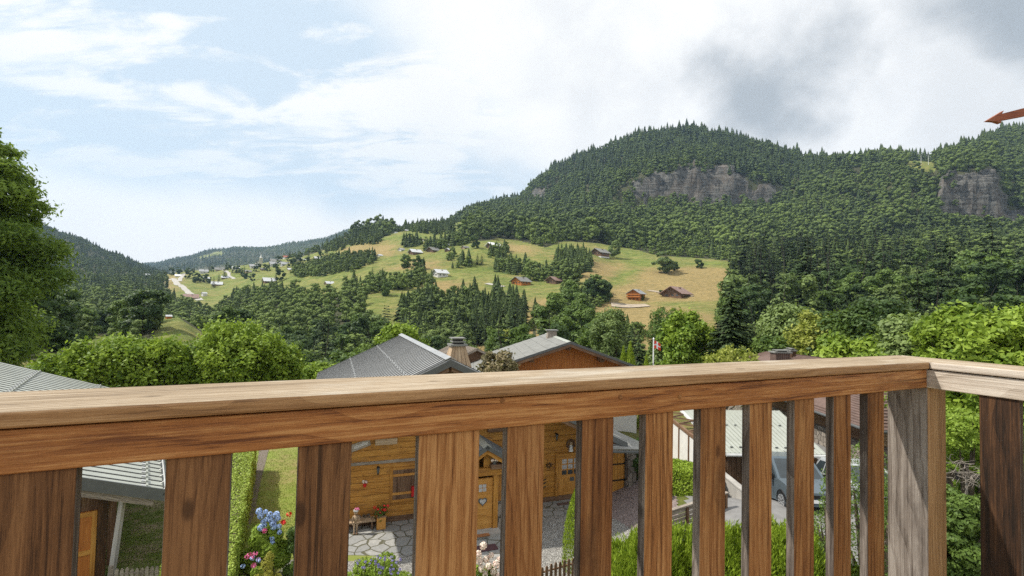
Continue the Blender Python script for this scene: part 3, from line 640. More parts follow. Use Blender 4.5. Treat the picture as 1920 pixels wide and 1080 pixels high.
def merged(name, protos, idx, pos, H, wid, tnt, mats, **k):
    Vs = []; Fs = []; Ts = []; base = 0
    for p in range(len(protos)):
        m = idx == p
        if not m.any(): continue
        V, Fq, t = protos[p]; q = pos[m]; h = H[m]; wd = wid[m]; a = RS.rand(m.sum())*6.283; ca, sa = np.cos(a), np.sin(a)
        x = V[None, :, 0]*wd[:, None]; y = V[None, :, 1]*wd[:, None]
        o = np.stack([x*ca[:, None]-y*sa[:, None]+q[:, 0:1], x*sa[:, None]+y*ca[:, None]+q[:, 1:2], V[None, :, 2]*h[:, None]+q[:, 2:3]], -1).reshape(-1, 3)
        n = m.sum(); f = (Fq[None]+(np.arange(n)*len(V))[:, None, None]).reshape(-1, 3)+base
        Vs.append(o.astype(np.float32)); Fs.append(f); Ts.append((np.clip(t[None]*.7+tnt[m][:, None], 0, 1)).ravel()); base += n*len(V)
    me = rawmesh(name, np.concatenate(Vs), np.concatenate(Fs), mats, tint=np.concatenate(Ts))
    return link(name, me, **k)
def scatter():
    # jittered grid in (a, log y) with a spacing that keeps real distances
    out = []
    Y = 62.0
    while Y < 4400:
        sp = 7.0 if Y < 240 else 8.6 if Y < 600 else 12.5 if Y < 1700 else 20.0
        n = int(2.35*Y/sp); a = (np.arange(n)+RS.rand(n)*.9)/n*2.35-1.175
        yy = Y + RS.rand(n)*sp; out.append(np.stack([a*yy, yy], 1)); Y += sp*.95
    n0 = sum(len(o) for o in out); Y = 110.0
    while Y < 1200:
        sp = 4.6 if Y < 330 else 5.4 if Y < 620 else 7.0; n = int(2.35*Y/sp); a = (np.arange(n)+RS.rand(n)*.9)/n*2.35-1.175
        yy = Y + RS.rand(n)*sp; out.append(np.stack([a*yy, yy], 1)); Y += sp*.95
    XY = np.concatenate(out); X, Y = XY[:, 0], XY[:, 1]; Z = ground(X, Y)
    px, py, mead, gr, rock, dry = classify(X, Y, Z)
    X2 = X; zz = Z
    # nearest open/rock rule
    fine = np.arange(len(X)) >= n0; keep = np.where(fine, gr >= 0, ~mead & (gr < 0)) & ~(rock & (RS.rand(len(X)) > .34))
    # the village plateau, the road and the notch on the ridge stay open
    for y0, y1, pl in OPEN: keep &= ~((Y > y0) & (Y < y1) & inpoly(px, py, pl))
    # right of the garden the near ground is shrubs and lawns built separately
    keep &= ~((px > 296) & (px < 430) & (Y < 300) & (py < 640))
    keep &= (Y > 66) & (RS.rand(len(X)) > .08) & ~((fbm(X, Y, 45, 61) > .30) & (Y > 500))
    # hidden behind terrain
    A = np.linspace(-1.2, 1.2, 500); YY = np.exp(np.linspace(math.log(60), math.log(5000), 700)); g = ground(A[None]*YY[:, None], np.repeat(YY[:, None], 500, 1))/YY[:, None]
    cm = np.maximum.accumulate(g, 0); ia = np.clip(np.searchsorted(A, X/Y), 0, 499); iy = np.clip(np.searchsorted(YY, Y*.97)-1, 0, 699)
    keep &= (Z+27)/Y > cm[iy, ia]
    keep &= ~((Y > 1750) & (Y < 2300) & (px > 300))
    X, Y, Z, px, py, gr = [v[keep] for v in (X, Y, Z, px, py, gr)]
    n1 = fbm(X, Y, 120, 41); n2 = fbm(X, Y, 35, 42)
    cf = np.where(gr >= 0, gr, .09 + n1*1.0 + n2*.7)
    # regional mix: conifers on the ridges and the right-hand stand, broadleaves in the valley
    reg = np.zeros(len(X))
    reg += np.where((gr < 0) & (px > 1370) & (py > 440) & (Y < 460) & (px < 1760) & (n2 > -.06), .42, 0) + np.where((gr < 0) & (px < 420) & (Y > 500), .25, 0)
    reg += np.where((gr < 0) & (Y > 900) & (py < 330), .36, 0) + np.where((gr < 0) & (Y > 600) & (Y < 1750) & (px < 1180) & (py < 420), .18, 0) + np.where((gr < 0) & (px > 1000) & (Y > 620) & (Y < 850), -.22, 0)
    reg += np.where((gr < 0) & (px < 740) & (Y < 520) & (px > 420), -.35, 0) + np.where((gr < 0) & (px > 560) & (px < 745) & (Y < 330), .35, 0) + np.where((gr < 0) & (px < 300) & (Y < 200), -.5, 0)
    reg += np.where((gr < 0) & (px > 1000) & (py < 320) & (px < 1740) & (n2 > 0), .2, 0)
    isc = RS.rand(len(X)) < np.clip(cf+reg, .03, .97)
    sc = np.clip(1+n2*.5, .75, 1.25)
    H = np.where(isc, RS.uniform(11, 19, len(X)), RS.uniform(8.5, 14, len(X)))*sc*RS.choice([.62, .8, 1, 1.05, 1.2], len(X)); H = np.where((Y > 600) & (gr < 0) & (px > 660), np.where(isc, H*1.75, H*1.85), H); H = np.where((px < 660) & (Y > 300) & (Y < 1300), H*.85, H)
    H = np.where((gr < 0) & (px > 1370) & (py > 430) & (Y < 480) & (Y > 170), np.where(isc, H*1.70, H*1.45), H)
    H = np.where((gr >= 0), H*.86, H); H = np.where((Y < 170) & (px > 300), H*.72, H); H = np.where((px > 1040) & (px < 1360) & (Y < 330), H*.62, H)
    H = np.where(Y > 1700, H*1.3, H)
    n3 = fbm(X, Y, 260, 43); tb = np.clip(.02 + n2*.35 + n3*.8 + RS.rand(len(X))*.40, 0, .75)
    tb = np.where((px < 420) & (Y > 900), tb*.5, tb); tb = np.where((px > 300) & (px < 760) & (Y < 560), tb+.14, tb); tb = np.where((Y > 600) & (px > 800), tb*.8-.02, tb)
    return X, Y, Z, px, py, gr, isc, H, tb
def hillside():
    X, Y, Z, px, py, gr, isc, H, tb = scatter()
    vis = (px > -60) & (px < 1980)
    size = H/Y*np.where(vis, 1, 0)*np.where(py > 760, 0, 1)
    rng = np.random.RandomState(5)
    solo = np.zeros(len(X), bool)
    for c, lim in ((True, 285), (False, 265)):
        k = np.where(isc == c)[0]; k = k[np.argsort(-size[k])][:lim]; solo[k] = True
    protoC = [join_tree('spruce', 'conifer', rng, 20., 4.2, 2600, .60, LF_CON) for i in range(5)]
    protoB = [join_tree('broadleaf', 'b', rng, 14., 5.4, 2300, .40, (LF_DARK, LF_DECID, LF_MID)[i % 3], shape=('round', 'tall', 'round')[i % 3]) for i in range(7)]
    def region(x, y, d):
        if d < 150 and x < 430: return ('shaded grove nearest to the big ash', 12)
        if d < 215 and x < 430: return ('shaded grove left of the grassy knoll', 0)
        if x < 600: return ('valley wood between the knoll and the village', 1)
        if x < 745: return ('wood on the gorge side below the meadows', 2)
        if x < 905: return ('mixed grove in the middle of the slope', 3)
        if x < 1020: return ('spruce stand beside the brown gully', 4)
        if x < 1215: return ('rounded grove below the sunlit barn field', 5)
        if x < 1440: return ('wood edge right of the dry hay field', 6)
        if x < 1520: return ('dark stand right beside the dry hay field', 7)
        if x < 1640: return ('dark stand below the forest clearing', 8)
        if x < 1730: return ('steep wood left of the right-hand cliff', 9)
        if x < 1850: return ('steep wood straight under the right-hand cliff', 10)
        return ('steep wood at the right edge of the view', 11)
    adj = {True: 'dark pointed conifer', False: 'rounded leafy green tree'}
    for i in np.where(solo)[0]:
        c = bool(isc[i]); me = protoC[rng.randint(5)] if c else protoB[rng.randint(7)]; h0 = 20. if c else 14.
        rg = region(px[i], py[i], Y[i])[0]
        s = H[i]/h0; o = link('spruce_tree' if c else 'broadleaf_tree', me, loc=(X[i], Y[i], Z[i]), rz=rng.rand()*6.28, sc=(s*rng.uniform(.9, 1.25), s*rng.uniform(.9, 1.25), s))
        tag(o, adj[c] + ' in the ' + rg, 'conifer' if c else 'tree', ('conifers' if c else 'leafy trees') + ' in the ' + rg)
    r2 = ~solo
    pc = [far_conifer(rng) for i in range(5)]; pb = [far_broad(rng) for i in range(6)]
    pb2 = [far_broad(rng, 14, .12, 6) for i in range(5)]; pc2 = [far_conifer(rng, 4, 6) for i in range(4)]
    groups = [('forest', (Y < 620), pc, [far_broad(rng, 200, .05, 13) for i in range(5)]), ('mountain_forest', (Y >= 620) & (Y < 1750), pc, pb), ('distant_forest', Y >= 1750, pc2, pb2)]
    for nm, m, c_, b_ in groups:
        m = m & r2; n = m.sum()
        if not n: continue
        idx = np.where(isc[m], rng.randint(0, len(c_), n), len(c_)+rng.randint(0, len(b_), n))
        Hm = H[m]; wd = np.where(isc[m], Hm*rng.uniform(.95, 1.35, n), Hm*rng.uniform(.90, 1.25, n))
        pos = np.stack([X[m], Y[m], Z[m]-.8], 1); tn = np.where(isc[m], tb[m]*.55-.02, tb[m]*1.15+.02)
        merged(nm, list(c_)+list(b_), idx, pos, Hm, wd, tn, [LF_FAR], kind='stuff',
               label={'forest': 'mass of mixed woodland covering the valley sides', 'mountain_forest': 'conifer and broadleaf forest covering the mountain around the cliffs', 'distant_forest': 'hazy blue-green woods on the farthest ridges'}[nm], cat='forest')
        print(nm, n)
hillside()
# ------------------------------------------------------------------ building helpers
FC = frame(20)
def roof_sheet(mb, fr, s0, z0, s1, z1, t0, t1, m, th=.10, rib=.25, ribh=.035, ribw=.03, mr=None, guards=(), gm=None):
    """a pitched sheet from (s0,z0) down to (s1,z1), ribs running down the slope"""
    L = math.hypot(s1-s0, z1-z0); sg = 1 if s1 > s0 else -1
    X = fr[1]*((s1-s0)/L) + fr[3]*((z1-z0)/L); Y = fr[2]*1.0; Z = np.cross(X, Y)*sg; Z = Z if Z[2] > 0 else -Z
    f = (W(fr, s0, t0, z0), X, Y, Z); mb.box(f, 0, L, 0, t1-t0, -th, 0, m)
    if rib:
        n = max(1, int((t1-t0)/rib))
        for i in range(n+1):
            y = (t1-t0)*i/n; y = min(max(y, ribw), t1-t0-ribw); mb.box(f, .01, L-.01, y-ribw, y+ribw, .004, .004+ribh, mr or m)
        for q in guards:
            for i in range(0, n, 1):
                y = (t1-t0)*(i+.5)/n; mb.box(f, L*q+.03*(i % 2), L*q+.05+.03*(i % 2), y-.045, y+.035, .002, .045, gm or m)
    return f, L
def gabled(name, fr, s0, s1, t0, t1, zb, ze, zr, wall, roof, over=.5, sr=None, label='', cat='house', group=None, windows=(), base=None, baseh=0, rib=.0, th=.12, chim=None, trim=None, door=None, gable_m=None, ridge_dir='t', **k):
    """house with a ridge along t; windows are (wall, u, z, w, h) with wall 'f' front, 'l' left, 'r' right"""
    sr = (s0+s1)/2 if sr is None else sr
    root = empty(name, W(fr, (s0+s1)/2, t0, zb), label=label, cat=cat, group=group)
    sl0 = (zr-ze)/(sr-s0); sl1 = (zr-ze)/(s1-sr)
    m = MB(); pen = [(s0, zb), (s1, zb), (s1, ze), (sr, zr), (s0, ze)]
    m.prism([W(fr, s, t0, z) for s, z in pen], fr[2]*(t1-t0), wall); m.build('wall', root)
    if base: MB().box(fr, s0-.04, s1+.04, t0-.04, t1+.04, zb-1.0, zb+baseh, base).build('base_wall', root)
    r = MB(); o = over
    roof_sheet(r, fr, sr, zr+th, s0-o, ze-o*sl0+th, t0-o*1.3, t1+o, roof, th, rib)
    roof_sheet(r, fr, sr+.002, zr+th, s1+o, ze-o*sl1+th, t0-o*1.3, t1+o, roof, th, rib)
    ro = r.build('roof', root)
    if chim:
        cs, ct, h, wd, cm = chim; c = MB(); zc = zr-abs(cs-sr)*max(sl0, sl1)
        c.box(fr, cs-wd/2, cs+wd/2, ct-wd/2, ct+wd/2, zc-.3, zc+h, cm); c.box(fr, cs-wd*.65, cs+wd*.65, ct-wd*.65, ct+wd*.65, zc+h+.02, zc+h+.14, LAUZE); c.build('chimney', ro)
    for q in windows:
        wl, u, z, ww, hh = q[:5]; f = MB(); g = MB(); e = .03
        if wl == 'f': fx = (W(fr, u, t0, z), fr[1], -fr[2], fr[3])
        elif wl == 'l': fx = (W(fr, s0, u, z), fr[2], -fr[1], fr[3])
        else: fx = (W(fr, s1, u, z), fr[2], fr[1], fr[3])
        fm = q[5] if len(q) > 5 else BROWN_WOOD
        f.box(fx, -ww/2-.08, -ww/2, .0, .07, -.08, hh+.08, fm); f.box(fx, ww/2, ww/2+.08, .0, .07, -.08, hh+.08, fm)
        f.box(fx, -ww/2, ww/2, .0, .07, -.08, 0, fm); f.box(fx, -ww/2, ww/2, .0, .07, hh, hh+.08, fm); wo = f.build('window', root)
        g.box(fx, -ww/2, ww/2, .004, .03, 0, hh, GLASS_D); g.build('pane', wo)
    if door:
        u, ww, hh, dm = door; MB().box((W(fr, u, t0, zb), fr[1], -fr[2], fr[3]), -ww/2, ww/2, .003, .06, 0, hh, dm).build('door', root)
    if trim: MB().box(fr, s0-.1, s1+.1, t0-1.0, t0-.02, zb+trim[0], zb+trim[0]+.12, BROWN_WOOD).build('balcony', root)
    return root
def sheet(name, poly, lev, m, step=.2, kind='structure', **k):
    poly = [(float(p[0]), float(p[1])) for p in poly]
    xs = [p[0] for p in poly]; ys = [p[1] for p in poly]
    nx = int((max(xs)-min(xs))/step)+2; ny = int((max(ys)-min(ys))/step)+2
    X, Y = np.meshgrid(min(xs)+np.arange(nx)*step, min(ys)+np.arange(ny)*step, indexing='ij')
    c = inpoly(X[:-1, :-1]+step/2, Y[:-1, :-1]+step/2, poly); Z = ground(X, Y)+.004*lev
    I = np.arange(nx*ny).reshape(nx, ny); Fq = np.stack([I[:-1, :-1], I[1:, :-1], I[1:, 1:], I[:-1, 1:]], -1)[c]
    used = np.unique(Fq); mp = np.full(nx*ny, -1); mp[used] = np.arange(len(used)); V = np.stack([X, Y, Z], -1).reshape(-1, 3)[used]
    o = link(name, rawmesh(name, V, mp[Fq], [m], gc=V), kind=kind, **k); return o
def gp(px, py, z=-8.4):
    q = Pz(px, py, z)
    for i in range(4): q = Pz(px, py, float(ground(q[0], q[1])))
    return q[:2]
def blob_shrub(name, loc, rx, ry, h, n, leaf, lf, label, cat='shrub', group=None, base=.0, shape='dome', nl=16, wild=.7, asp=.55, seed=0, parts=True, sticky=0.0):
    rng = np.random.RandomState(int(abs(loc[0]*100))+seed)
    V, Fq, t, lc, lr = lobes_crown(rng, h, 1.0, nl, n, leaf, base, asp, shape, wild=wild)
    V = V.reshape(-1, 4, 3); c = V.mean(1, keepdims=True); sc = np.array([rx, ry, 1.0]); 
    V = (V-c) + c*sc; V = V.reshape(-1, 3)
    root = empty(name, loc, label=label, cat=cat, group=group)
    link('foliage', rawmesh(name+'_foliage', V, Fq, [lf], tint=t), root)
    segs = []
    for j in range(min(9, nl)):
        q = lc[j]*np.array([rx, ry, 1]); segs.append(((q[0]*.1, q[1]*.1, -.1), (q[0]*.6, q[1]*.6, q[2]*.6), .02*h+.008, .012*h+.004)); segs.append(((q[0]*.6, q[1]*.6, q[2]*.6), q, .012*h+.004, .004))
    TV, TF = limb_geo(segs, 5); link('stem', rawmesh(name+'_stem', TV, TF, [BARK], tint=np.zeros(len(TV)), gc=TV), root)
    return root
def near_tree(name, loc, H, rad, n, leaf, lf, label, kind='b', group=None, cat='tree', seed=0, rz=0, sc=None, **k):
    rng = np.random.RandomState(seed); tr, cr = tree_meshes(name, kind, rng, H, rad, n, leaf, lf, **k)
    root = empty(name, loc, label=label, cat=cat, group=group); root.rotation_euler[2] = rz
    link('trunk', tr, root); link('crown', cr, root); return root
def box_hedge(name, pts, wd, z0, z1, n, leaf, lf, label, seed=1):
    """a clipped hedge along pts: leaf-sized faces over a thin shell of its top and sides"""
    rng = np.random.RandomState(seed); pts = [np.array(p[:2], float) for p in pts]; C = []; Nn = []
    seg = [(a, b) for a, b in zip(pts[:-1], pts[1:])]; Ls = np.array([np.linalg.norm(b-a) for a, b in seg])
    h = z1-z0; m = MB()
    for (a, b), L in zip(seg, Ls):
        d = (b-a)/L; s = np.array([-d[1], d[0]]); k = int(n*L/Ls.sum()); u = rng.rand(k)*L; ar = wd/(wd+2*h)
        top = rng.rand(k) < ar; v = (rng.rand(k)-.5)*wd; zz = z1 + rng.normal(size=k)*.022; side = np.where(rng.rand(k) < .5, 1, -1)
        v = np.where(top, v, side*(wd/2+rng.normal(size=k)*.03)); zz = np.where(top, zz, z0+h*rng.rand(k))
        v = v + .04*np.sin(u*3+zz*2)
        C.append(np.stack([a[0]+d[0]*u+s[0]*v, a[1]+d[1]*u+s[1]*v, zz], 1)); nn = rng.normal(size=(k, 3))*.55
        nn[:, 2] += np.where(top, 1, .15); nn[:, 0] += np.where(top, 0, side*s[0]); nn[:, 1] += np.where(top, 0, side*s[1]); Nn.append(nn/np.linalg.norm(nn, axis=1, keepdims=True))
        m.box((np.array([a[0], a[1], z0]), np.array([d[0], d[1], 0]), np.array([s[0], s[1], 0]), np.array([0, 0, 1.])), 0, L, -wd/2+.08, wd/2-.08, -.3, h-.08, BARK)
    C = np.concatenate(C); Nn = np.concatenate(Nn); V, Fq = quads(C, Nn, leaf*rng.uniform(.6, 1.3, len(C)), .55, rng)
    root = empty(name, (*pts[0], z0), label=label, cat='hedge')
    V = V - np.array([*pts[0], z0]); cl = fbm(C[:, 0], C[:, 1], 1.2, 8)
    link('foliage', rawmesh(name, V, Fq, [lf], tint=np.repeat(np.clip(.5+cl*.8+rng.normal(size=len(C))*.16, 0, 1), 4)), root); m.build('stem', root)
    return root
def ball_heads(root, centers, r, lf, n=70, leaf=.02, name='flower_head', seed=3):
    rng = np.random.RandomState(seed); d = unit(n, rng); nn = d+.3*rng.normal(size=d.shape); nn /= np.linalg.norm(nn, axis=1, keepdims=True)
    V, Fq = quads(d*r*.9, nn, leaf*rng.uniform(.7, 1.2, n), .9, rng); me = rawmesh(name, V, Fq, [lf], tint=np.repeat(rng.rand(n), 4))
    pl = parent_loc(root)
    for c in centers: link(name, me, root, loc=(c[0]-pl[0], c[1]-pl[1], c[2]-pl[2]), rz=rng.rand()*6, sc=rng.uniform(.8, 1.2))
# ------------------------------------------------------------------ ground sheets of the near site
GRASS = mat('lawn', lambda nt, b: (lambda g: mixc(nt, sstep(nt, tnoise(nt, g, .45, 7, .7), .44, .72), mixc(nt, tnoise(nt, g, 30, 4, .7), (.10, .145, .02), (.26, .31, .06)), mixc(nt, tnoise(nt, g, 40, 4, .7), (.16, .14, .05), (.36, .29, .13))))(attr(nt, 'gc').outputs['Vector']), .95)
SCRUB = mat('scrubby_earth', lambda nt, b: (lambda g: mixc(nt, sstep(nt, tnoise(nt, g, 1.3, 7, .7), .42, .58), mixc(nt, tnoise(nt, g, 30, 4, .7), (.05, .08, .015), (.17, .20, .05)), mixc(nt, tnoise(nt, g, 25, 5, .75), (.12, .09, .05), (.40, .33, .22))))(attr(nt, 'gc').outputs['Vector']), .95)
def site_ground():
    sheet('lawn', [(-22, 12), (-3, 12), (-3, 17), (-5.2, 19), (-5.2, 45), (-22, 45)], 1, GRASS, .4)
    sheet('rough_ground', [gp(120, 1100), gp(320, 1100), gp(330, 950), gp(310, 850), gp(120, 850)], 2, SCRUB, .25)
    sheet('gravel_path', [gp(486, 843), gp(504, 843), gp(488, 905), gp(478, 960), gp(462, 1000), gp(445, 1000), gp(465, 950), gp(478, 900)], 3, flat('path_gravel', (.17, .14, .12), .95, .3, 25, .01), .06)
    sheet('garden_gravel', [gp(520, 1120), gp(1260, 1120), gp(1250, 1005), gp(1190, 985), gp(1130, 962), gp(1090, 962), gp(1020, 962), gp(940, 1035), gp(760, 1035), gp(640, 1055), gp(530, 1050)], 2, GRAVEL, .1)
    sheet('flagstone_path', [gp(620, 1050), gp(650, 1042), gp(770, 1042), gp(840, 1046), gp(960, 1046), gp(975, 1000), gp(1025, 968), gp(1110, 958), gp(1100, 925), gp(1010, 930), gp(940, 985), gp(760, 962), gp(610, 985)], 3, FLAG, .08)
    sheet('paved_court', [gp(1100, 960), gp(1155, 975), gp(1200, 1000), gp(1275, 985), gp(1262, 900), gp(1195, 878), gp(1110, 905), gp(1090, 935)], 4, PAVER, .1)
    sheet('asphalt_drive', [gp(1275, 1120), gp(1290, 1000), gp(1290, 950), gp(1272, 880), gp(1250, 850), (9, 27), (9, 32), (30, 32), (30, 8), (8, 8)], 3, ASPH, .25)
site_ground()
# ------------------------------------------------------------------ the flower chalet
def chalet():
    T = 19.4; ZB = -8.4
    ZG = -8.15
    root = empty('chalet', W(FC, 5, T, ZB), label='honey-coloured timber chalet with grey ribbed metal roof and small porch', cat='chalet', group='neighbouring chalets')
    zr, sr = -2.12, 4.05; sl = .47
    def zroof(s): return zr - abs(s-sr)*sl
    s0, s1 = .05, 12.7
    m = MB()
    pen = [(s0, ZB-.4), (s1, ZB-.4), (s1, zroof(s1)-.15), (sr, zr-.15), (s0, zroof(s0)-.15)]
    m.prism([W(FC, s, T+.06, z) for s, z in pen], FC[2]*9.6, CHALET_WOOD)
    # squared horizontal timbers on the front
    z = ZB-.1; i = 0
    while z < zr-.5:
        h = .24; za, zb_ = z, z+h-.012
        half = (zr-.15-zb_)/sl; a, b = max(s0, sr-half), min(s1, sr+half)
        cuts = [a] + ([a+(b-a)*random.uniform(.3, .7)] if b-a > 5 else []) + [b]
        for c0, c1 in zip(cuts[:-1], cuts[1:]): m.box(FC, c0, c1-.004, T-random.uniform(0, .012), T+.059, za, zb_, CHALET_WOOD)
        z += h; i += 1
    m.build('wall', root)
    def rect(px0, py0, px1, py1, t): a = onplane(FC, t, px0, py0); b = onplane(FC, t, px1, py1); return min(a[0], b[0]), max(a[0], b[0]), min(a[1], b[1]), max(a[1], b[1])
    MB().box(FC, s0, s1, T-.03, T-.013, ZB-.3, ZB+.22, BROWN_WOOD).build('plinth', root)
    zt = onplane(FC, T, 700, 867)[1]; MB().box(FC, s0-.05, 5.0, T-.07, T-.013, zt-.05, zt+.05, OLD_WOOD).build('rain_moulding', root)
    # roof
    r = MB(); roof_sheet(r, FC, sr, zr+.12, s0-.75, zroof(s0-.75)+.12, T-2.0, T+11.4, METAL_PAN, .08, .31, .014, .062, RIB_DARK, guards=(.30, .62), gm=METAL_PAN)
    roof_sheet(r, FC, sr+.002, zr+.12, s1-1.2, zroof(s1-1.2)+.12, T-2.0, T+11.4, METAL_PAN, .08, .31, .014, .062, RIB_DARK, guards=(.30,), gm=METAL_WHITE)
    ro = r.build('roof', root)
    c = MB()
    for sg in (-1, 1):
        X = FC[1]*sg*math.cos(math.atan(sl)) - FC[3]*math.sin(math.atan(sl)); Z = FC[3]*math.cos(math.atan(sl)) + FC[1]*sg*math.sin(math.atan(sl))
        f = (W(FC, sr, T-2.05, zr+.19), X, FC[2], Z); c.box(f, -.005, .22, 0, 13.5, -.025, .0 if sg > 0 else .004, METAL_ROOF)
    c.build('ridge_cap', ro)
    fa = MB()
    for sg, se in ((-1, s0-.75), (1, s1-1.2)):
        L = abs(se-sr); f = (W(FC, sr, T-2.0, zr+.1), (FC[1]*sg*L - FC[3]*L*sl)/math.hypot(L, L*sl), FC[2], FC[3])
        fa.box(f, .0, math.hypot(L, L*sl), -.05, -.003, -.26, -.015, METAL_DARK); fa.box(f, .05, math.hypot(L, L*sl), .02, .12, -.42, -.12, BROWN_WOOD)
    fa.build('verge_board', ro)
    pu = MB()
    for s in (sr, sr-2.7, sr+3.1, s0+.3): pu.box(FC, s-.11, s+.11, T-1.75, T-.02, zroof(s)-.42, zroof(s)-.18, BROWN_WOOD)
    pu.build('purlin', root)
    # chimney clad in boards
    ch = MB(); cs, ct = 5.0, 17.9
    b = P(860, 690, 19.2); a_ = P(858, 648, 19.2); cen = b; up = a_[2]
    f = (np.array([a_[0], a_[1], 0]), FC[1], FC[2], FC[3]); zb_, zt_ = zroof(FC[1]@a_)-.5, up
    def fru(h0, h1, z0, z1, mt):
        pb = [(-h0, -h0), (h0, -h0), (h0, h0), (-h0, h0)]; ptp = [(-h1, -h1), (h1, -h1), (h1, h1), (-h1, h1)]
        for i in range(4):
            j = (i+1) % 4; n = 5
            for q in range(n):
                A = [pb[i][k]+(pb[j][k]-pb[i][k])*(q+.04)/n for k in (0, 1)]; B = [pb[i][k]+(pb[j][k]-pb[i][k])*(q+.96)/n for k in (0, 1)]
                C_ = [ptp[i][k]+(ptp[j][k]-ptp[i][k])*(q+.96)/n for k in (0, 1)]; D = [ptp[i][k]+(ptp[j][k]-ptp[i][k])*(q+.04)/n for k in (0, 1)]
                o = ch.off(); ch.face([W(f, A[0], A[1], z0), W(f, B[0], B[1], z0), W(f, C_[0], C_[1], z1), W(f, D[0], D[1], z1)], mt, [(o[0], o[1], o[2]), (o[0], o[1]+.15, o[2]), (o[0]+1, o[1]+.12, o[2]), (o[0]+1, o[1], o[2])])
        hs = h0-.02; ch.prism([W(f, -hs, -hs, z0), W(f, hs, -hs, z0), W(f, hs, hs, z0), W(f, -hs, hs, z0)], (0, 0, .02), mt)
    fru(.52, .25, up-1.0, up, CHIM_WOOD); ch.box(f, -.23, .23, -.23, .23, up-.9, up-.002, BROWN_WOOD)
    ch.box(f, -.5, .5, -.5, .5, zb_-.3, up-1.0, CHIM_WOOD)
    ch.box(f, -.34, .34, -.34, .34, up, up+.07, LAUZE); ch.box(f, -.2, .2, -.2, .2, up+.07, up+.14, BLACK); ch.box(f, -.25, .26, -.25, .25, up+.14, up+.19, LAUZE)
    ch.box(f, -.17, .17, -.17, .17, up+.19, up+.27, BLACK); ch.box(f, -.28, .25, -.26, .26, up+.27, up+.32, LAUZE); ch.build('chimney', ro)
    # shuttered window
    a, b_, z0, z1 = rect(737, 881, 777, 932, T)
    sh = MB(); fx = (W(FC, a, T, z0), FC[1], -FC[2], FC[3]); wd, hh = b_-a, z1-z0
    for i in range(6): sh.box(fx, wd*i/6+.004, wd*(i+1)/6-.004, .02, .05, 0, hh, BROWN_WOOD)
    for q in (.16, .78): sh.box(fx, 0, wd, .052, .075, hh*q, hh*q+.09, CHALET_DOOR)
    fr_ = MB(); 
    for x0, x1, y0, y1 in ((-.11, 0, -.1, hh+.1), (wd, wd+.11, -.1, hh+.1), (0, wd, -.1, 0), (0, wd, hh, hh+.1)): fr_.box(fx, x0, x1, .015, .06, y0, y1, CHALET_WOOD)
    wo = fr_.build('window', root); sh.build('shutter', wo)
    # lantern, hanging pot, window box, name board
    def at(px, py, t=T): s, z = onplane(FC, t, px, py); return s, z
    for px, py, nm in ((709, 882, 'wall_lantern'), (1044, 819, 'wall_lantern')):
        s, z = at(px, py, T-.15); l = MB(); f = (W(FC, s, T-.16, z), FC[1], FC[2], FC[3])
        l.box(f, -.015, .015, .0, .147, .10, .13, BLACK); l.tube(W(f, 0, 0, .10), W(f, 0, 0, .16), .07, .015, BLACK, 6); l.tube(W(f, 0, 0, -.1), W(f, 0, 0, .10), .04, .065, METAL_DARK, 6); l.tube(W(f, 0, 0, -.18), W(f, 0, 0, -.1), .012, .045, BLACK, 6)
        l.build(nm, root)
    # name board with its cut lettering
    s, z = at(679, 833); f = (W(FC, s, T-.04, z), FC[1], -FC[2], FC[3]); ca, sa = math.cos(.30), math.sin(.30)
    f = (f[0], f[1]*ca+f[3]*sa, f[2], f[3]*ca-f[1]*sa); MB().box(f, -.62, .30, 0, .03, -.13, .13, OLD_WOOD).build('name_board', root)
    cu = bpy.data.curves.new('lettering', 'FONT'); cu.body = 'sbollie'; cu.size = .20; cu.extrude = .004; cu.align_x = 'RIGHT'; cu.shear = .25
    tmp = bpy.data.objects.new('tmp', cu); me_ = bpy.data.meshes.new_from_object(tmp); bpy.data.objects.remove(tmp); me_.materials.clear(); me_.materials.append(WHITE); to = bpy.data.objects.new('lettering', me_); col.objects.link(to); q = W(f, .20, .036, -.05)
    nb = [o for o in root.children if o.name.startswith('name_board')][0]; to.parent = nb; pl = parent_loc(nb)
    to.matrix_local = Matrix(((f[1][0], f[3][0], f[2][0], q[0]-pl[0]), (f[1][1], f[3][1], f[2][1], q[1]-pl[1]), (f[1][2], f[3][2], f[2][2], q[2]-pl[2]), (0, 0, 0, 1)))
    # right-hand door with nine small panes
    a, b_, z0, z1 = rect(1046, 856, 1089, 931, T); z0 = ZG; fx = (W(FC, a, T, z0), FC[1], -FC[2], FC[3]); wd, hh = b_-a, z1-z0
    d = MB(); 
    for x0, x1, y0, y1 in ((-.13, 0, -.02, hh+.13), (wd, wd+.13, -.02, hh+.13), (0, wd, hh, hh+.13)): d.box(fx, x0, x1, .02, .09, y0, y1, CHALET_WOOD)
    do = d.build('door_frame', root); d = MB(); d.box(fx, 0, wd, .014, .05, 0, hh, CHALET_DOOR)
    for i in range(5): d.box(fx, .08+(wd-.16)*i/5+.006, .08+(wd-.16)*(i+1)/5-.006, .051, .062, .12, hh*.42, CHALET_DOOR)
    dd = d.build('door', do); g = MB(); g2 = MB()
    for i in range(3):
        for j in range(3): g.box(fx, wd*(.16+.25*i), wd*(.16+.25*i)+wd*.19, .052, .06, hh*(.52+.145*j), hh*(.52+.145*j)+hh*.115, GLASS_C if j else GLASS_D)
    g.build('pane', dd); MB().box(fx, wd*.5, wd*.66, .064, .075, hh*.34, hh*.44, METAL_DARK).build('door_plate', dd)
    # wreath over the door
    wr_ = MB(); s, z = at(1069, 832)
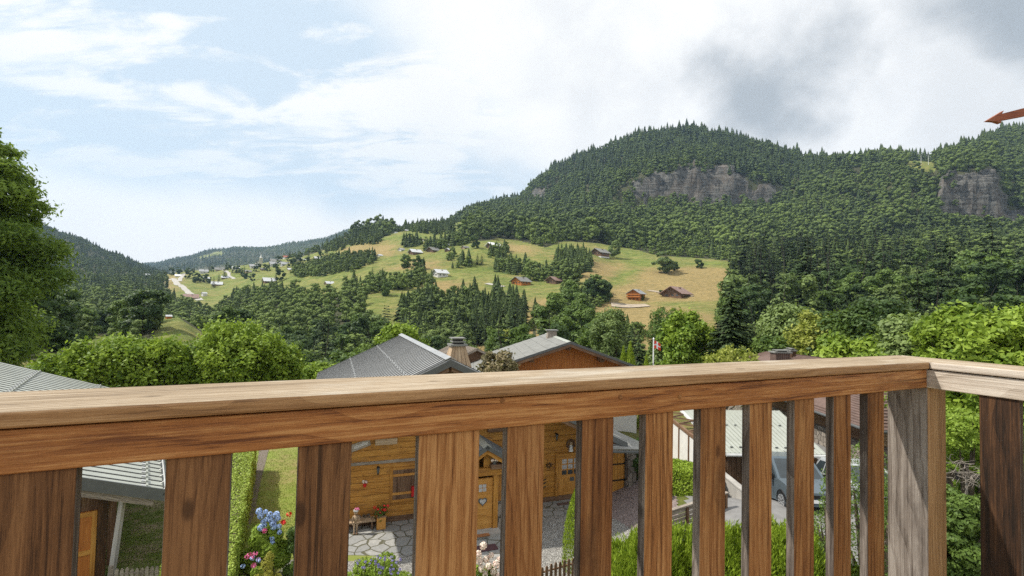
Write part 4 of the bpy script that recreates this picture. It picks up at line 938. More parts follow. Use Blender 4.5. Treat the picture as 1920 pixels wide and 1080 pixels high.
    for i in range(16): a0, a1 = 6.283*i/16, 6.283*(i+1)/16; wr_.tube(W(FC, s+.17*math.cos(a0), T-.06, z+.17*math.sin(a0)), W(FC, s+.17*math.cos(a1), T-.06, z+.17*math.sin(a1)), .05, .04+.02*random.random(), BROWN_WOOD, 6)
    wr_.tube(W(FC, s, T-.1, z-.3), W(FC, s, T-.08, z-.02), .10, .05, WHITE, 8); wr_.tube(W(FC, s, T-.1, z-.02), W(FC, s, T-.1, z+.10), .06, .055, CHIM_WOOD, 8); wr_.build('wreath', root)
    # wrought iron ornaments beside the door
    s, z = at(1029, 872); orn = MB()
    for i in range(9): a0 = i*.7; orn.tube(W(FC, s+.04*math.cos(a0), T-.03, z+.04*math.sin(a0)), W(FC, s+.16*math.cos(a0), T-.03, z+.13*math.sin(a0)), .012, .02, BLACK, 5)
    for dz in (.0, -.14, -.3): 
        s2, z2 = at(1021, 900); orn.tube(W(FC, s2-.06, T-.03, z2+dz), W(FC, s2+.07, T-.03, z2+dz+.05), .025, .015, BLACK, 5)
    orn.build('iron_ornament', root)
    # planked garage door at the right end and its stone pillar
    a, b_, z0, z1 = rect(1118, 845, 1168, 906, T-.02); gd = MB(); n = 9
    for i in range(n): gd.box(FC, a+(b_-a)*i/n+.005, a+(b_-a)*(i+1)/n-.005, T-.045, T-.013, ZG-.2, z1+.1, CHALET_DOOR)
    g0 = gd.build('garage_door', root); hg = MB(); 
    for py in (870, 900): s, z = at(1160, py, T-.06); hg.box(FC, s-.35, s+.35, T-.075, T-.047, z-.025, z+.025, BLACK)
    hg.build('hinge', g0)
    sp = MB(); f = (W(FC, b_+.12, T-.25, 0), FC[1], FC[2], FC[3]); sp.box(f, 0, .42, 0, .4, ZG-.4, z1+.15, STONEW, gc='')
    sp.build('stone_pillar', root)
    # lean-to roof over the garage
    A = P(1130, 843, 19.3); B = P(1197, 845, 20.2); C_ = P(1197, 831, 22.6); D = P(1130, 800, 22.4)
    l = MB(); nrm = np.cross(B-A, D-A); nrm /= np.linalg.norm(nrm); nrm *= np.sign(nrm[2]); l.prism([A+nrm*.06, B+nrm*.06, C_+nrm*.06, D+nrm*.06], -nrm*.06, LAUZE)
    for i in range(13):
        q = i/12; p0 = A+(D-A)*q+nrm*.062; p1 = B+(C_-B)*q+nrm*.062; l.tube(p0+nrm*.01, p1+nrm*.01, .022, .022, METAL_ROOF, 4)
    l.tube(A-nrm*.07, B-nrm*.07, .06, .06, METAL_DARK, 6); l.build('side_roof', root)
    # porch: gabled canopy, posts, heart door, stone side
    TP = 17.6; s_c = onplane(FC, TP-.5, 914, 838)[0]; pz = onplane(FC, TP-.5, 914, 838)[1]
    po = MB(); psl = .62
    hw = 1.35
    for sg in (-1, 1): roof_sheet(po, FC, s_c+(0 if sg < 0 else .002), pz+.05, s_c+sg*hw, pz+.05-psl*hw, TP-.5, T-.015, SLATE, .06, .3, .02, .008)
    por = po.build('porch_roof', root)
    pc = MB()
    for sg in (-1, 1):
        X = (FC[1]*sg - FC[3]*psl)/math.hypot(1, psl); Z = np.cross(FC[2], X)*sg; Z = Z if Z[2] > 0 else -Z
        f = (W(FC, s_c, TP-.53, pz+.085), X, FC[2], Z); pc.box(f, 0, .2, 0, T-TP+.5, -.02, 0 if sg > 0 else .004, METAL_LIGHT); pc.box(f, 0, hw*math.hypot(1, psl), -.03, -.003, -.16, -.02, METAL_DARK)
        pc.box(f, .1, hw*math.hypot(1, psl)-.1, .05, .15, -.30, -.12, CHALET_WOOD)
    pc.build('porch_ridge', por)
    ba = MB(); s, z = onplane(FC, TP-.2, 914, 885); zb2 = z
    ba.box(FC, s_c-1.15, s_c+1.15, TP-.2, TP-.04, z-.14, z+.14, CHALET_WOOD); ba.box(FC, s_c-.34, s_c-.20, TP-.18, TP-.06, z+.14, pz-.15, CHALET_WOOD); ba.box(FC, s_c+.0, s_c+.95, TP-.1, TP-.04, z+.14, pz-.38, CHALET_WOOD)
    ba.box(FC, s_c+.2, s_c+.95, TP-.42, TP-.2, z+.15, z+.30, BROWN_WOOD); ba.build('porch_beam', root)
    a, b_, z0, z1 = rect(880, 900, 921, 995, TP); d = MB(); fx = (W(FC, a, TP, z0), FC[1], -FC[2], FC[3]); wd, hh = b_-a, z1-z0
    for i in range(7): d.box(fx, .0, wd, .01, .05-random.uniform(0, .004), hh*i/7+.003, hh*(i+1)/7-.003, CHALET_DOOR)
    d.box(fx, -.02, wd+.02, -.04, .005, -.02, hh+.02, CHALET_DOOR); dr = d.build('front_door', root)
    g = MB(); s, z = onplane(FC, TP, 904, 914); f2 = (W(FC, s, TP, z), FC[1], -FC[2], FC[3]); g.box(f2, -.17, .17, .051, .062, -.16, .16, CHALET_WOOD)
    for i in (0, 1):
        for j in (0, 1): g.box(f2, -.14+.15*i, -.01+.15*i, .063, .067, -.13+.14*j, -.01+.14*j, GLASS_C)
    g.build('pane', dr)
    s, z = onplane(FC, TP, 904, 939); hp = [(16*math.sin(t)**3/16*.17, (13*math.cos(t)-5*math.cos(2*t)-2*math.cos(3*t)-math.cos(4*t))/16*.17) for t in np.linspace(0, 6.283, 25)[:-1]]
    he = MB(); he.prism([W(FC, s+x, TP-.056, z+y) for x, y in hp], FC[2]*-.02, METAL_DARK); he.prism([W(FC, s+x*.7, TP-.077, z+y*.7) for x, y in hp], FC[2]*-.006, GLASS_C); he.build('heart', dr)
    ps = MB(); ps.box(FC, b_+.02, b_+.20, TP-.12, TP+.1, ZB, zb2-.14, CHALET_WOOD); ps.box(FC, a-.2, a-.03, TP-.12, TP+.1, ZB, zb2-.14, CHALET_WOOD); ps.build('porch_post', root)
    pw = MB(); pw.box(FC, b_+.2, b_+1.0, TP, T-.02, ZB+1.05, zb2-.14, CHALET_WOOD); pw.box(FC, a-.9, a-.2, TP, T-.02, ZB+1.05, zb2-.14, CHALET_WOOD); pw.build('porch_wall', root)
    pq = MB(); pq.box(FC, b_+.2, b_+1.02, TP-.04, T-.03, ZB-.2, ZB+1.05, STONEW, gc=''); pq.box(FC, a-.92, a-.2, TP-.04, T-.03, ZB-.2, ZB+1.05, STONEW, gc=''); pq.build('stone_base', root)
    st = MB(); st.box(FC, a-.2, b_+.25, TP-.55, TP-.05, ZB-.1, ZB+.12, CONC); st.build('door_step', root)
    # doormats
    for (x0, y0, x1, y1), mt, lb in (((888, 1000, 916, 1009), flat('coir', (.30, .13, .05), .95, .2, 40), 'orange-brown mat on the step at the heart door'), ((890, 1020, 928, 1037), flat('mat_maroon', (.09, .045, .05), .95, .2, 40), 'dark maroon mat with grey border before the porch step'), ((1047, 940, 1078, 948), flat('mat_brown', (.14, .09, .075), .95, .2, 40), 'brown mat at the door with nine panes')):
        zz = ZB+.125 if y0 == 1000 else float(ground(*gp(x0, y0)))+.022; p0, p1 = Pz(x0, y1, zz), Pz(x1, y0, zz)
        sA, sB = sorted((FC[1]@p0, FC[1]@p1)); tA, tB = sorted((FC[2]@p0, FC[2]@p1)); k = MB(); k.box(FC, sA, sB, tA, tB, zz-.002, zz+.02, mt); tag(k.build('doormat'), lb, 'doormat', 'door mats')
    # ---- things that stand along the wall
    s, z = at(712, 945, T-.3)
    q = empty('planter', W(FC, s-.0, T-.3, ZB), label='square orange wooden planter with red geraniums at the bench end', cat='planter')
    p = MB(); sa = onplane(FC, T-.42, 714, 985)[0]; f = (W(FC, sa, T-.42, ZB+.02), FC[1], FC[2], FC[3])
    for k in range(4):
        x0, x1, y0, y1 = ((-.16, .16, -.16, -.14), (-.16, .16, .14, .16), (-.16, -.14, -.139, .139), (.14, .16, -.139, .139))[k]; p.box(f, x0, x1, y0, y1, 0, .48, CHALET_DOOR)
    p.box(f, -.138, .138, -.138, .138, .40, .43, BARK); p.build('box', q); MB().box(f, -.17, .17, -.17, -.162, .43, .49, BROWN_WOOD).build('rim', q)
    for o in q.children: pass
    sh = blob_shrub('geranium', W(f, 0, 0, .43), .26, .2, .34, 420, .035, LF_DECID, 'red geranium growing in the orange planter', 'flower', nl=8, seed=2)
    ball_heads(sh, [W(f, x, y, z) for x, y, z in ((-.24, -.08, .80), (-.12, -.12, .74), (.02, -.15, .72), (.1, -.05, .82), (.22, -.06, .80), (-.03, -.1, .62), (.12, -.15, .7))], .06, FL_RED, 24, .028)
    # bench with a basket of cones
    sb = onplane(FC, T-.3, 690, 990)[0]; b0 = empty('bench', W(FC, sb, T-.3, ZB), label='low brown plank bench against the timber wall', cat='bench')
    k = MB(); k.box(FC, sb-1.5, sa-.2, T-.48, T-.10, ZB+.30, ZB+.34, CHIM_WOOD); k.build('seat', b0)
    for x in (sb-1.3, sa-.35): MB().box(FC, x, x+.06, T-.45, T-.14, ZB, ZB+.298, BROWN_WOOD).build('leg', b0)
    k = MB(); rng = np.random.RandomState(4)
    s_b = onplane(FC, T-.3, 681, 975)[0]; k.box(FC, s_b-.24, s_b+.26, T-.42, T-.18, ZB+.342, ZB+.42, CHIM_WOOD); kk = k.build('crate', label='shallow wooden tray of pine cones on the bench', cat='tray'); cn = MB()
    for i in range(14): c0 = W(FC, s_b-.2+rng.rand()*.42, T-.40+rng.rand()*.2, ZB+.44+rng.rand()*.03); cn.tube(c0, c0+[.02, 0, .06], .035, .012, BARK, 6)
    cn.build('pine_cones', kk)
    # little jointed wooden figure in a red cap standing by the bench
    s_p = onplane(FC, T-.6, 666, 1005)[0]; f = (W(FC, s_p, T-.62, ZB+.02), FC[1], FC[2], FC[3]); fig = empty('wooden_figure', f[0], label='small jointed wooden figure with pink flower hat by the bench', cat='figure')
    k = MB(); k.tube(W(f, 0, 0, .40), W(f, 0, 0, .64), .05, .085, CHIM_WOOD, 10); k.tube(W(f, 0, 0, .36), W(f, 0, 0, .40), .07, .05, CHIM_WOOD, 10); k.build('torso', fig, smooth=True)
    k = MB(); k.tube(W(f, 0, 0, .65), W(f, 0, 0, .68), .03, .03, CHIM_WOOD); k.tube(W(f, 0, 0, .68), W(f, 0, 0, .76), .055, .08, CHIM_WOOD, 12); k.tube(W(f, 0, 0, .76), W(f, 0, 0, .83), .08, .05, CHIM_WOOD, 12); k.build('head', fig, smooth=True)
    k = MB(); k.tube(W(f, 0, 0, .80), W(f, 0, 0, .84), .10, .09, METAL_WHITE, 12); k.build('hat', fig)
    for sg in (-1, 1):
        k = MB(); k.tube(W(f, sg*.045, 0, .20), W(f, sg*.045, 0, .37), .032, .035, CHIM_WOOD); k.tube(W(f, sg*.045, -.01, .04), W(f, sg*.045, 0, .19), .022, .03, CHIM_WOOD); k.tube(W(f, sg*.05, -.13, .02), W(f, sg*.045, .02, .03), .028, .03, BROWN_WOOD); k.build('leg', fig)
        k = MB(); k.tube(W(f, sg*.09, 0, .62), W(f, sg*.13, 0, .47), .028, .022, CHIM_WOOD); k.tube(W(f, sg*.13, 0, .46), W(f, sg*.10, -.05, .32), .02, .018, CHIM_WOOD); k.build('arm', fig)
    ball_heads(fig, [W(f, 0, -.03, .88), W(f, -.32, .1, .75), W(f, .06, 0, .87)], .055, FL_PINK, 22, .025, 'flower')
    # hanging pots and boxes
    s, z = at(684, 908, T-.1); f = (W(FC, s, T-.1, z), FC[1], FC[2], FC[3]); pt = empty('hanging_pot', f[0], label='small red pot with white flower hanging on the chalet wall', cat='flower pot')
    k = MB(); k.tube(W(f, 0, 0, -.1), W(f, 0, 0, .03), .05, .07, RED, 12); k.build('pot', pt); ball_heads(pt, [W(f, -.03, 0, .10), W(f, .05, 0, .07)], .06, FL_PALE, 20, .03, 'flower'); 
    s, z = at(724, 826, T-.12); f = (W(FC, s, T-.14, z), FC[1], FC[2], FC[3]); pt = empty('window_box', f[0], label='long wooden flower box fixed high on the chalet wall', cat='flower box'); k = MB(); k.box(f, -.40, .40, -.12, .12, -.12, .09, CHIM_WOOD); k.build('box', pt)
    V, Fq, t, lc, lr = lobes_crown(rng, .22, .38, 8, 260, .035, 0, .6, 'dome'); V[:, 1] *= .4; link('foliage', rawmesh('fl', V, Fq, [LF_DECID], tint=t), pt, loc=(0, 0, .06), rz=R(20))
    s, z = onplane(FC, T-.2, 932, 803); f = (W(FC, s, T-.2, z), FC[1], FC[2], FC[3]); pt = empty('window_box', f[0], label='flower box of pink blooms under the eave above the porch', cat='flower box'); k = MB(); k.box(f, -.4, .4, -.1, .1, -.12, .05, BROWN_WOOD); k.build('box', pt)
    V, Fq, t, lc, lr = lobes_crown(rng, .22, .38, 8, 260, .035, 0, .6, 'dome'); V[:, 1] *= .4; link('foliage', rawmesh('fl', V, Fq, [LF_DECID], tint=t), pt, loc=(0, 0, .02), rz=R(20)); ball_heads(pt, [W(f, x, -.1, .12) for x in (-.35, -.2, -.08, .05, .18, .33)], .06, FL_PINK, 20, .028, 'flower')
    s, z = at(776, 921, T-.12); f = (W(FC, s, T-.13, z), FC[1], FC[2], FC[3]); k = MB(); k.box(f, -.09, .09, -.05, .08, -.18, .18, RED); tag(k.build('letter_box'), 'bright red box fixed beside the wooden shutter', 'box')
    s, z = onplane(FC, TP-.3, 927, 870); f = (W(FC, s, TP-.31, z-.02), FC[1], FC[2], FC[3]); pt = empty('flower_pot', f[0], label='white flower pot standing on the porch beam', cat='flower pot'); k = MB(); k.tube(W(f, 0, 0, -.02), W(f, 0, 0, .12), .05, .08, METAL_DARK, 12); k.build('pot', pt); ball_heads(pt, [W(f, 0, 0, .2), W(f, .08, -.02, .18), W(f, -.08, 0, .17)], .07, FL_PALE, 22, .03, 'flower')
chalet()
def house_with_orange_gable():
    fr = frame(5); t0, t1 = 29.6, 38.4; sr, zr, sl = 6.25, -2.2, .345; s0, s1 = 1.2, 10.9
    zf = lambda s: zr - abs(s-sr)*sl
    root = empty('chalet', W(fr, 5.5, t0+1, -9), label='wide house with low grey slab roof and plain orange boarded gable', cat='chalet', group='neighbouring chalets')
    m = MB(); zb = -5.3
    m.prism([W(fr, s, t0+1.3, z) for s, z in [(s0, zb), (s1, zb), (s1, zf(s1)-.15), (sr, zr-.15), (s0, zf(s0)-.15)]], fr[2]*7.5, ORANGE_WOOD)
    s = s0
    while s < s1-.05:
        w_ = .16; z = zf(s+w_/2)-.28; m.box(fr, s, s+w_-.006, t0+1.27, t0+1.299, zb, z, ORANGE_WOOD); s += w_
    m.build('wall', root)
    MB().box(fr, s0-.01, s1+.01, t0+1.29, t0+8.7, -10.5, zb-.15, WHITE_R).build('white_wall', root)
    MB().box(fr, s0-.1, s1+.8, t0+.2, t0+1.285, zb-.15, zb, CONC).build('terrace_slab', root)
    b = MB(); b.box(fr, s0, s1+.75, t0+.22, t0+.34, zb, zb+.12, flat('terracotta', (.42, .22, .17), .8, .2, 8)); b.build('terrace_edge', root)
    p = MB(); rng = random.Random(4)
    r = MB()
    roof_sheet(r, fr, sr, zr, -.6, zf(-.6), t0, t1, LAUZE, .16, 0); roof_sheet(r, fr, sr+.002, zr, 11.9, zf(11.9), t0, t1, LAUZE, .16, 0)
    for sg, se in ((-1, -.6), (1, 11.9)):   # courses of slabs
        L = abs(se-sr); X = (fr[1]*sg - fr[3]*sl)/math.hypot(1, sl); Z = np.cross(fr[2], X)*sg; Z = Z if Z[2] > 0 else -Z
        f = (W(fr, sr, t0, zr), X, fr[2], Z); n = int(L*1.06/.36)
        for i in range(n): r.box(f, i*.36+.02, i*.36+.37, 0.01, t1-t0-.01, .002, .018+.010*(i % 2), LAUZE, gc='')
    ro = r.build('roof', root)
    v = MB()
    for sg, se in ((-1, -.6), (1, 11.9)):
        L = math.hypot(se-sr, (se-sr)*sl); X = (fr[1]*sg - fr[3]*sl)/math.hypot(1, sl); f = (W(fr, sr, t0, zr), X, fr[2], fr[3])
        v.box(f, 0, L, -.04, -.003, -.30, -.02, BROWN_WOOD); v.box(f, 0, L, -.07, -.042, -.12, .03, METAL_DARK)
    v.build('verge_board', ro)
    c = MB(); X = (fr[1] - fr[3]*sl)/math.hypot(1, sl)
    for sg in (-1, 1):
        X = (fr[1]*sg - fr[3]*sl)/math.hypot(1, sl); Z = np.cross(fr[2], X)*sg; Z = Z if Z[2] > 0 else -Z; c.box((W(fr, sr, t0-.05, zr+.045), X, fr[2], Z), 0, .24, 0, t1-t0, -.02, 0 if sg > 0 else .004, METAL_LIGHT)
    c.build('ridge_cap', ro)
    q = MB()
    for s in (sr, sr-2.3, sr+2.1, sr-4.3, sr+4.1): q.box(fr, s-.13, s+.13, t0+.35, t0+1.265, zf(s)-.52, zf(s)-.24, BROWN_WOOD)
    q.build('purlin', root)
    a = P(1034, 640, 35.5); f = (np.array([a[0], a[1], 0]), fr[1], fr[2], fr[3]); ch = MB()
    for z0, z1, h0, h1 in ((-4.2, a[2]+.75, .55, .30),):
        pb = [(-h0, -h0), (h0, -h0), (h0, h0), (-h0, h0)]
        for i in range(4):
            j = (i+1) % 4; A, B = pb[i], pb[j]; k = h1/h0; ch.face([W(f, A[0], A[1], z0), W(f, B[0], B[1], z0), W(f, B[0]*k, B[1]*k, z1), W(f, A[0]*k, A[1]*k, z1)], OLD_WOOD, [(0, 0, i), (0, .9, i), (2, .7, i), (2, .2, i)])
    ch.box(f, -.42, .42, -.42, .42, a[2]+.76, a[2]+.84, LAUZE); ch.build('chimney', ro)
    # things kept on its terrace
    z = zb+.01
    for px, w_, h_, mt, lb in ((1154, .35, .45, WHITE, 'white box at the left end of the terrace'), (1164, .25, .6, RED, 'red item on the terrace beside the white box'), (1177, .9, .35, METAL_DARK, 'low dark bench-like box on the terrace'), (1194, .45, .7, flat('beige', (.5, .48, .36), .8), 'beige bin at the right of the terrace')):
        u = onplane(fr, t0+.75, px, 785)[0]; o = MB(); o.box(fr, u-w_/2, u+w_/2, t0+.5, t0+.9, z, z+h_, mt); o.box(fr, u-w_/2-.02, u+w_/2+.02, t0+.48, t0+.92, z+h_+.001, z+h_+.05, mt); tag(o.build('storage_box'), lb, 'box')
    # wooden posts under the terrace
def old_barn():
    fr = frame(24); a = P(882, 652, 36); s, t = fr[1]@a, fr[2]@a
    gabled('barn', fr, s-1.2, s+1.6, t-.5, t+4, -11, a[2]-.75, a[2]-.12, BROWN_WOOD, OLD_WOOD, over=.3, label='small old barn roofed with weathered grey boards behind the chimney', cat='barn', rib=.16)
def carport():
    BL, BR, TL, TR = P(1361, 849, 21.6), P(1549, 852, 21.2), P(1279, 768, 27.5), P(1460, 770, 27.5)
    root = empty('garage', (BL[0], BL[1], -7.3), label='low garage with pale metal roof, white side panels and brown doors', cat='garage')
    r = MB(); n = np.cross(BR-BL, TL-BL); n /= np.linalg.norm(n); r.prism([BL, BR, TR, TL], -n*.10, METAL_LIGHT)
    N = 22
    for i in range(N+1):
        q = i/N; p0, p1 = BL+(BR-BL)*q, TL+(TR-TL)*q; r.tube(p0+n*.012, p1+n*.012, .02, .02, METAL_LIGHT, 4)
        if i < N and i % 2 == 0:
            for k in (.10, .58): c = p0+(p1-p0)*k+(BR-BL)/N*.5; r.tube(c-(BR-BL)/N*.3+n*.03, c+(BR-BL)/N*.3+n*.03, .035, .035, METAL_DARK, 4)
    ro = r.build('roof', root); g = MB(); g.tube(BL-n*.08-[0, .06, 0], BR-n*.08-[0, .06, 0], .07, .07, METAL_WHITE, 8); g.build('gutter', ro)
    v = MB(); v.tube(BL-n*.06+[-.04, 0, 0], TL-n*.06+[-.04, 0, 0], .09, .09, WHITE, 4); v.build('verge', ro)
    d = (BR-BL)[:2]; L = np.linalg.norm(d); X = np.array([*(d/L), 0]); fr = (np.array([BL[0], BL[1]+.45, 0.]), X, np.array([-X[1], X[0], 0]), np.array([0, 0, 1.]))
    w_ = MB(); zb = float(ground(BL[0], BL[1]))-.2; i = 0; s = .25
    while s < L-.2: w_.box(fr, s, s+.19, 0, .04+.01*(i % 2), zb+.3, BL[2]-.13, BROWN_WOOD); s += .2; i += 1
    w_.box(fr, .2, L-.2, .06, 1.5, zb, BL[2]-.14, BROWN_WOOD); w_.build('door', root); MB().box(fr, .2, L-.2, -.03, .052, zb, zb+.28, CONC).build('plinth', root)
    # side wall of white panels between brown posts
    d = (TL-BL)[:2]; L2 = np.linalg.norm(d); X2 = np.array([*(d/L2), 0]); f2 = (np.array([BL[0]-.92, BL[1], 0.])+np.array([0, .4, 0]), X2, np.array([-X2[1], X2[0], 0]), np.array([0, 0, 1.]))
    pn = MB(); po = MB(); k = 4; Lw = L2-.1
    for i in range(k): pn.box(f2, Lw*i/k+.06, Lw*(i+1)/k-.06, 0, .05, -8.6, -6.0, WHITE_R, gc='')
    for i in range(k+1): po.box(f2, Lw*i/k-.06, Lw*i/k+.06, -.0, .09, -8.6, -5.98, BROWN_WOOD)
    po.box(f2, -.1, Lw+.1, -.01, .11, -5.978, -5.83, BROWN_WOOD); 
    for i in range(k):
        b = W(f2, Lw*(i+.5)/k, -.95, -5.78); po.tube(W(f2, Lw*i/k, .05, -5.8), b, .05, .05, BROWN_WOOD, 4); po.tube(W(f2, Lw*(i+1)/k, .05, -5.8), b, .05, .05, BROWN_WOOD, 4)
    pn.build('side_panel', root); po.build('post', root)
def red_house():
    E = -5.62; A, B, C_, D = [np.array(v) for v in ((17.25, 23.6, E), (17.5, 46, E), (31, 46, E), (31, 23.4, E))]
    R1 = P(1438, 659, 40); R2 = np.array([24.3, 31.5, -3.45])
    root = empty('house', (22, 25, -7.4), label='house with a broad red-brown hipped tile roof, boarded walls and two chimneys', cat='house')
    r = MB(); th = .14
    def plane(pts, along, n):
        # tiled plane with raised courses
        pts = [np.array(p, float) for p in pts]; r.prism(pts, (0, 0, -th), RED_ROOF)
        e0, e1, t1, t0 = pts
        for i in range(n):
            q0, q1 = i/n, (i+.93)/n; a, b = e0+(t0-e0)*q0, e1+(t1-e1)*q0; c, d = e1+(t1-e1)*q1, e0+(t0-e0)*q1; up = np.array([0, 0, .05]); u2 = np.array([0, 0, .008])
            r.face([a+up, b+up, c+u2, d+u2], RED_ROOF); r.face([a+[0, 0, .002], b+[0, 0, .002], b+up, a+up], RED_ROOF)
    plane([B, A, R2, R1], 0, 30); plane([A, D, R2+[1, 0, -.02], R2], 0, 24); plane([D, C_, R1+[1, 0, -.02], R2+[1, 0, -.02]], 0, 20); plane([C_, B, R1, R1+[1, 0, -.02]], 0, 20)
    ro = r.build('roof', root); fr = frame(0)
    g = MB(); g.tube(A+[-.07, -.1, -.03], B+[-.07, 0, -.03], .07, .07, METAL_DARK, 8); g.tube(A+[-.07, -.1, -.03], D+[0, -.1, -.03], .07, .07, METAL_DARK, 8); g.build('gutter', ro)
    w_ = MB(); w_.box(fr, 18.3, 30, 24.9, 45, -8, E-.15, BROWN_WOOD)
    for i in range(14): w_.box(fr, 18.27, 29.9, 24.86, 24.895, -7.4+i*.12, -7.4+i*.12+.11, ORANGE_WOOD if i > 20 else CHIM_WOOD)
    w_.build('wall', root); MB().box(fr, 18.2, 30.1, 24.8, 45.1, -8.5, -6.7, STONEW, gc='').build('stone_base', root)
    for px, py, Y, hw, h, mt in ((1463, 672, 37, .55, .42, RED_ROOF), (1482, 670, 38, .17, .50, BROWN_WOOD)):
        a = P(px, py, Y); f = (np.array([a[0], a[1], a[2]]), fr[1], fr[2], fr[3]); c = MB(); c.box(f, -hw, hw, -.4, .4, -1.2, h, mt)
        for i in range(7): c.box(f, -hw+hw*2*i/7+.01, -hw+hw*2*(i+1)/7-.01, -.43, -.402, -1.2, h, mt)
        c.box(f, -hw-.1, hw+.1, -.5, .5, h+.001, h+.1, LAUZE); c.box(f, -hw*.6, hw*.6, -.3, .3, h+.1, h+.16, BLACK); c.box(f, -hw*.75, hw*.75, -.4, .4, h+.162, h+.22, LAUZE); c.build('chimney', ro)
    fr = frame(10); a = P(1550, 676, 46); s, t = fr[1]@a, fr[2]@a
    gabled('house', fr, s-.6, s+.6, t, t+1.2, -9, a[2]+.12, a[2]+.42, WHITE_R, METAL_LIGHT, over=.2, label='small white capped dormer peeping over the rail beside the bushes', cat='house')
    m = MB(); p = P(1541, 672, 47); m.tube(p-[0, 0, 3], p+[0, 0, 1.0], .09, .09, METAL_WHITE, 8); m.tube(p+[0, 0, .8], p+[0, 0, 1.05], .15, .15, METAL_WHITE, 8); tag(m.build('flue_pipe'), 'thin metal flue pipe with cowl rising beside the white dormer', 'pipe')
PALE_POST = wood('pale_grey_post', (.22, .21, .19), (.42, .40, .37), (.55, .53, .50), .8, k=.6, bump=.002, knots=False)
def shed():
    A = np.array([-10.375, 15.0, -5.862]); B = np.array([-20.517, 28.592, -5.862]); Le = 16.959
    e = np.array([*((B-A)[:2]/Le), 0]); d = np.array([-e[1], e[0], 0.]); up = np.array([0, 0, 1.]); sl = .375; LR = 9.5
    root = empty('shed', (*(A-d*-3)[:2], -8.4), label='dark timber shed with ribbed grey metal roof and wooden brace, at the left edge', cat='shed')
    X = (d + up*sl)/math.hypot(1, sl); Z = np.cross(X, e); Z = Z if Z[2] > 0 else -Z; f = (A, X, e, Z); LS = LR*math.hypot(1, sl)
    r = MB(); r.box(f, 0, LS, 0, Le, -.06, 0, METAL_LIGHT); n = 36; wave = .0
    for i in range(n+1):
        y = Le*i/n; r.box(f, 0.01, LS, max(0, y-.035), min(Le, y+.028), .004, .016, RIB_DARK)
        if i < n:
            for q, w_ in ((.42, .14), (2.6, .12), (5.2, .12)): r.box(f, q, q+.05, y+.10, y+.36, .002, .075, METAL_LIGHT); r.box(f, q+.05, q+.16, y+.16, y+.30, .002, .035, METAL_PAN)
    ro = r.build('roof', root)
    g = MB(); g.box(f, -.16, -.02, -.05, Le, -.10, -.02, METAL_DARK); g.tube(W(f, -.02, -.05, .10), W(f, -.02, Le, .10), .02, .02, METAL_WHITE, 8)
    for i in range(24): g.tube(W(f, -.02, Le*i/23, .10), W(f, .06, Le*i/23, .0), .012, .012, METAL_WHITE, 5)
    g.build('snow_rail', ro); v = MB(); v.box(f, -.2, LS, -.05, -.003, -.26, .07, METAL_DARK); v.build('verge_trim', ro)
    b = MB(); b.box(f, .1, LS, .04, .2, -.46, -.27, OLD_WOOD); b.build('verge_beam', root)
    # gable wall facing the railing
    F = (np.array([A[0], A[1], 0.]), d, e, up)
    w_ = MB(); s = 1.35; i = 0
    mats = [BROWN_WOOD, BROWN_WOOD, WOOD_DARK, CHALET_DOOR, ORANGE_WOOD, CHALET_DOOR, ORANGE_WOOD]
    while s < LR-.3: w_.box(F, s, s+.185, .9, .95, -8.6, -5.9+sl*s-.25, [WOOD_DARK, BROWN_WOOD, BROWN_WOOD][i % 3]); s += .19; i += 1
    w_.box(F, 1.37, LR, .96, Le-.5, -8.6, -5.95+sl*1.37-.2, BROWN_WOOD); w_.build('wall', root)
    def su(px): return onplane(F, .84, px, 1000)[0]
    d0, d1 = sorted((su(181), su(120))); print('shed door', d0, d1)
    do = MB(); do.box(F, d0, d0+1.05, .84, .895, -8.4, -6.35, ORANGE_WOOD)
    for x in (d0, d0+.45, d0+.93): do.box(F, x, x+.12, .80, .838, -8.4, -6.35, CHALET_DOOR)
    for z in (-6.5, -7.6): do.box(F, d0+.121, d0+.929, .805, .837, z, z+.14, CHALET_DOOR)
    do.build('door', root)
    p = MB(); q0 = d0-.24; p.box(F, q0, q0+.22, .62, .83, -8.6, -5.6, WOOD_DARK); p.box(F, q0-.20, q0-.02, .70, .76, -8.0, -5.7, BROWN_WOOD); p.build('post', root)
    p = MB(); p.box(F, 1.37, 1.50, .80, .86, -7.6, -5.7, OLD_WOOD); p.build('leaning_plank', root)
    p = MB(); p.tube(W(F, .93, .52, -5.62), W(F, 1.16, .50, -8.5), .085, .095, PALE_POST, 4); p.build('leaning_brace', root)
house_with_orange_gable(); old_barn(); carport(); red_house(); shed()
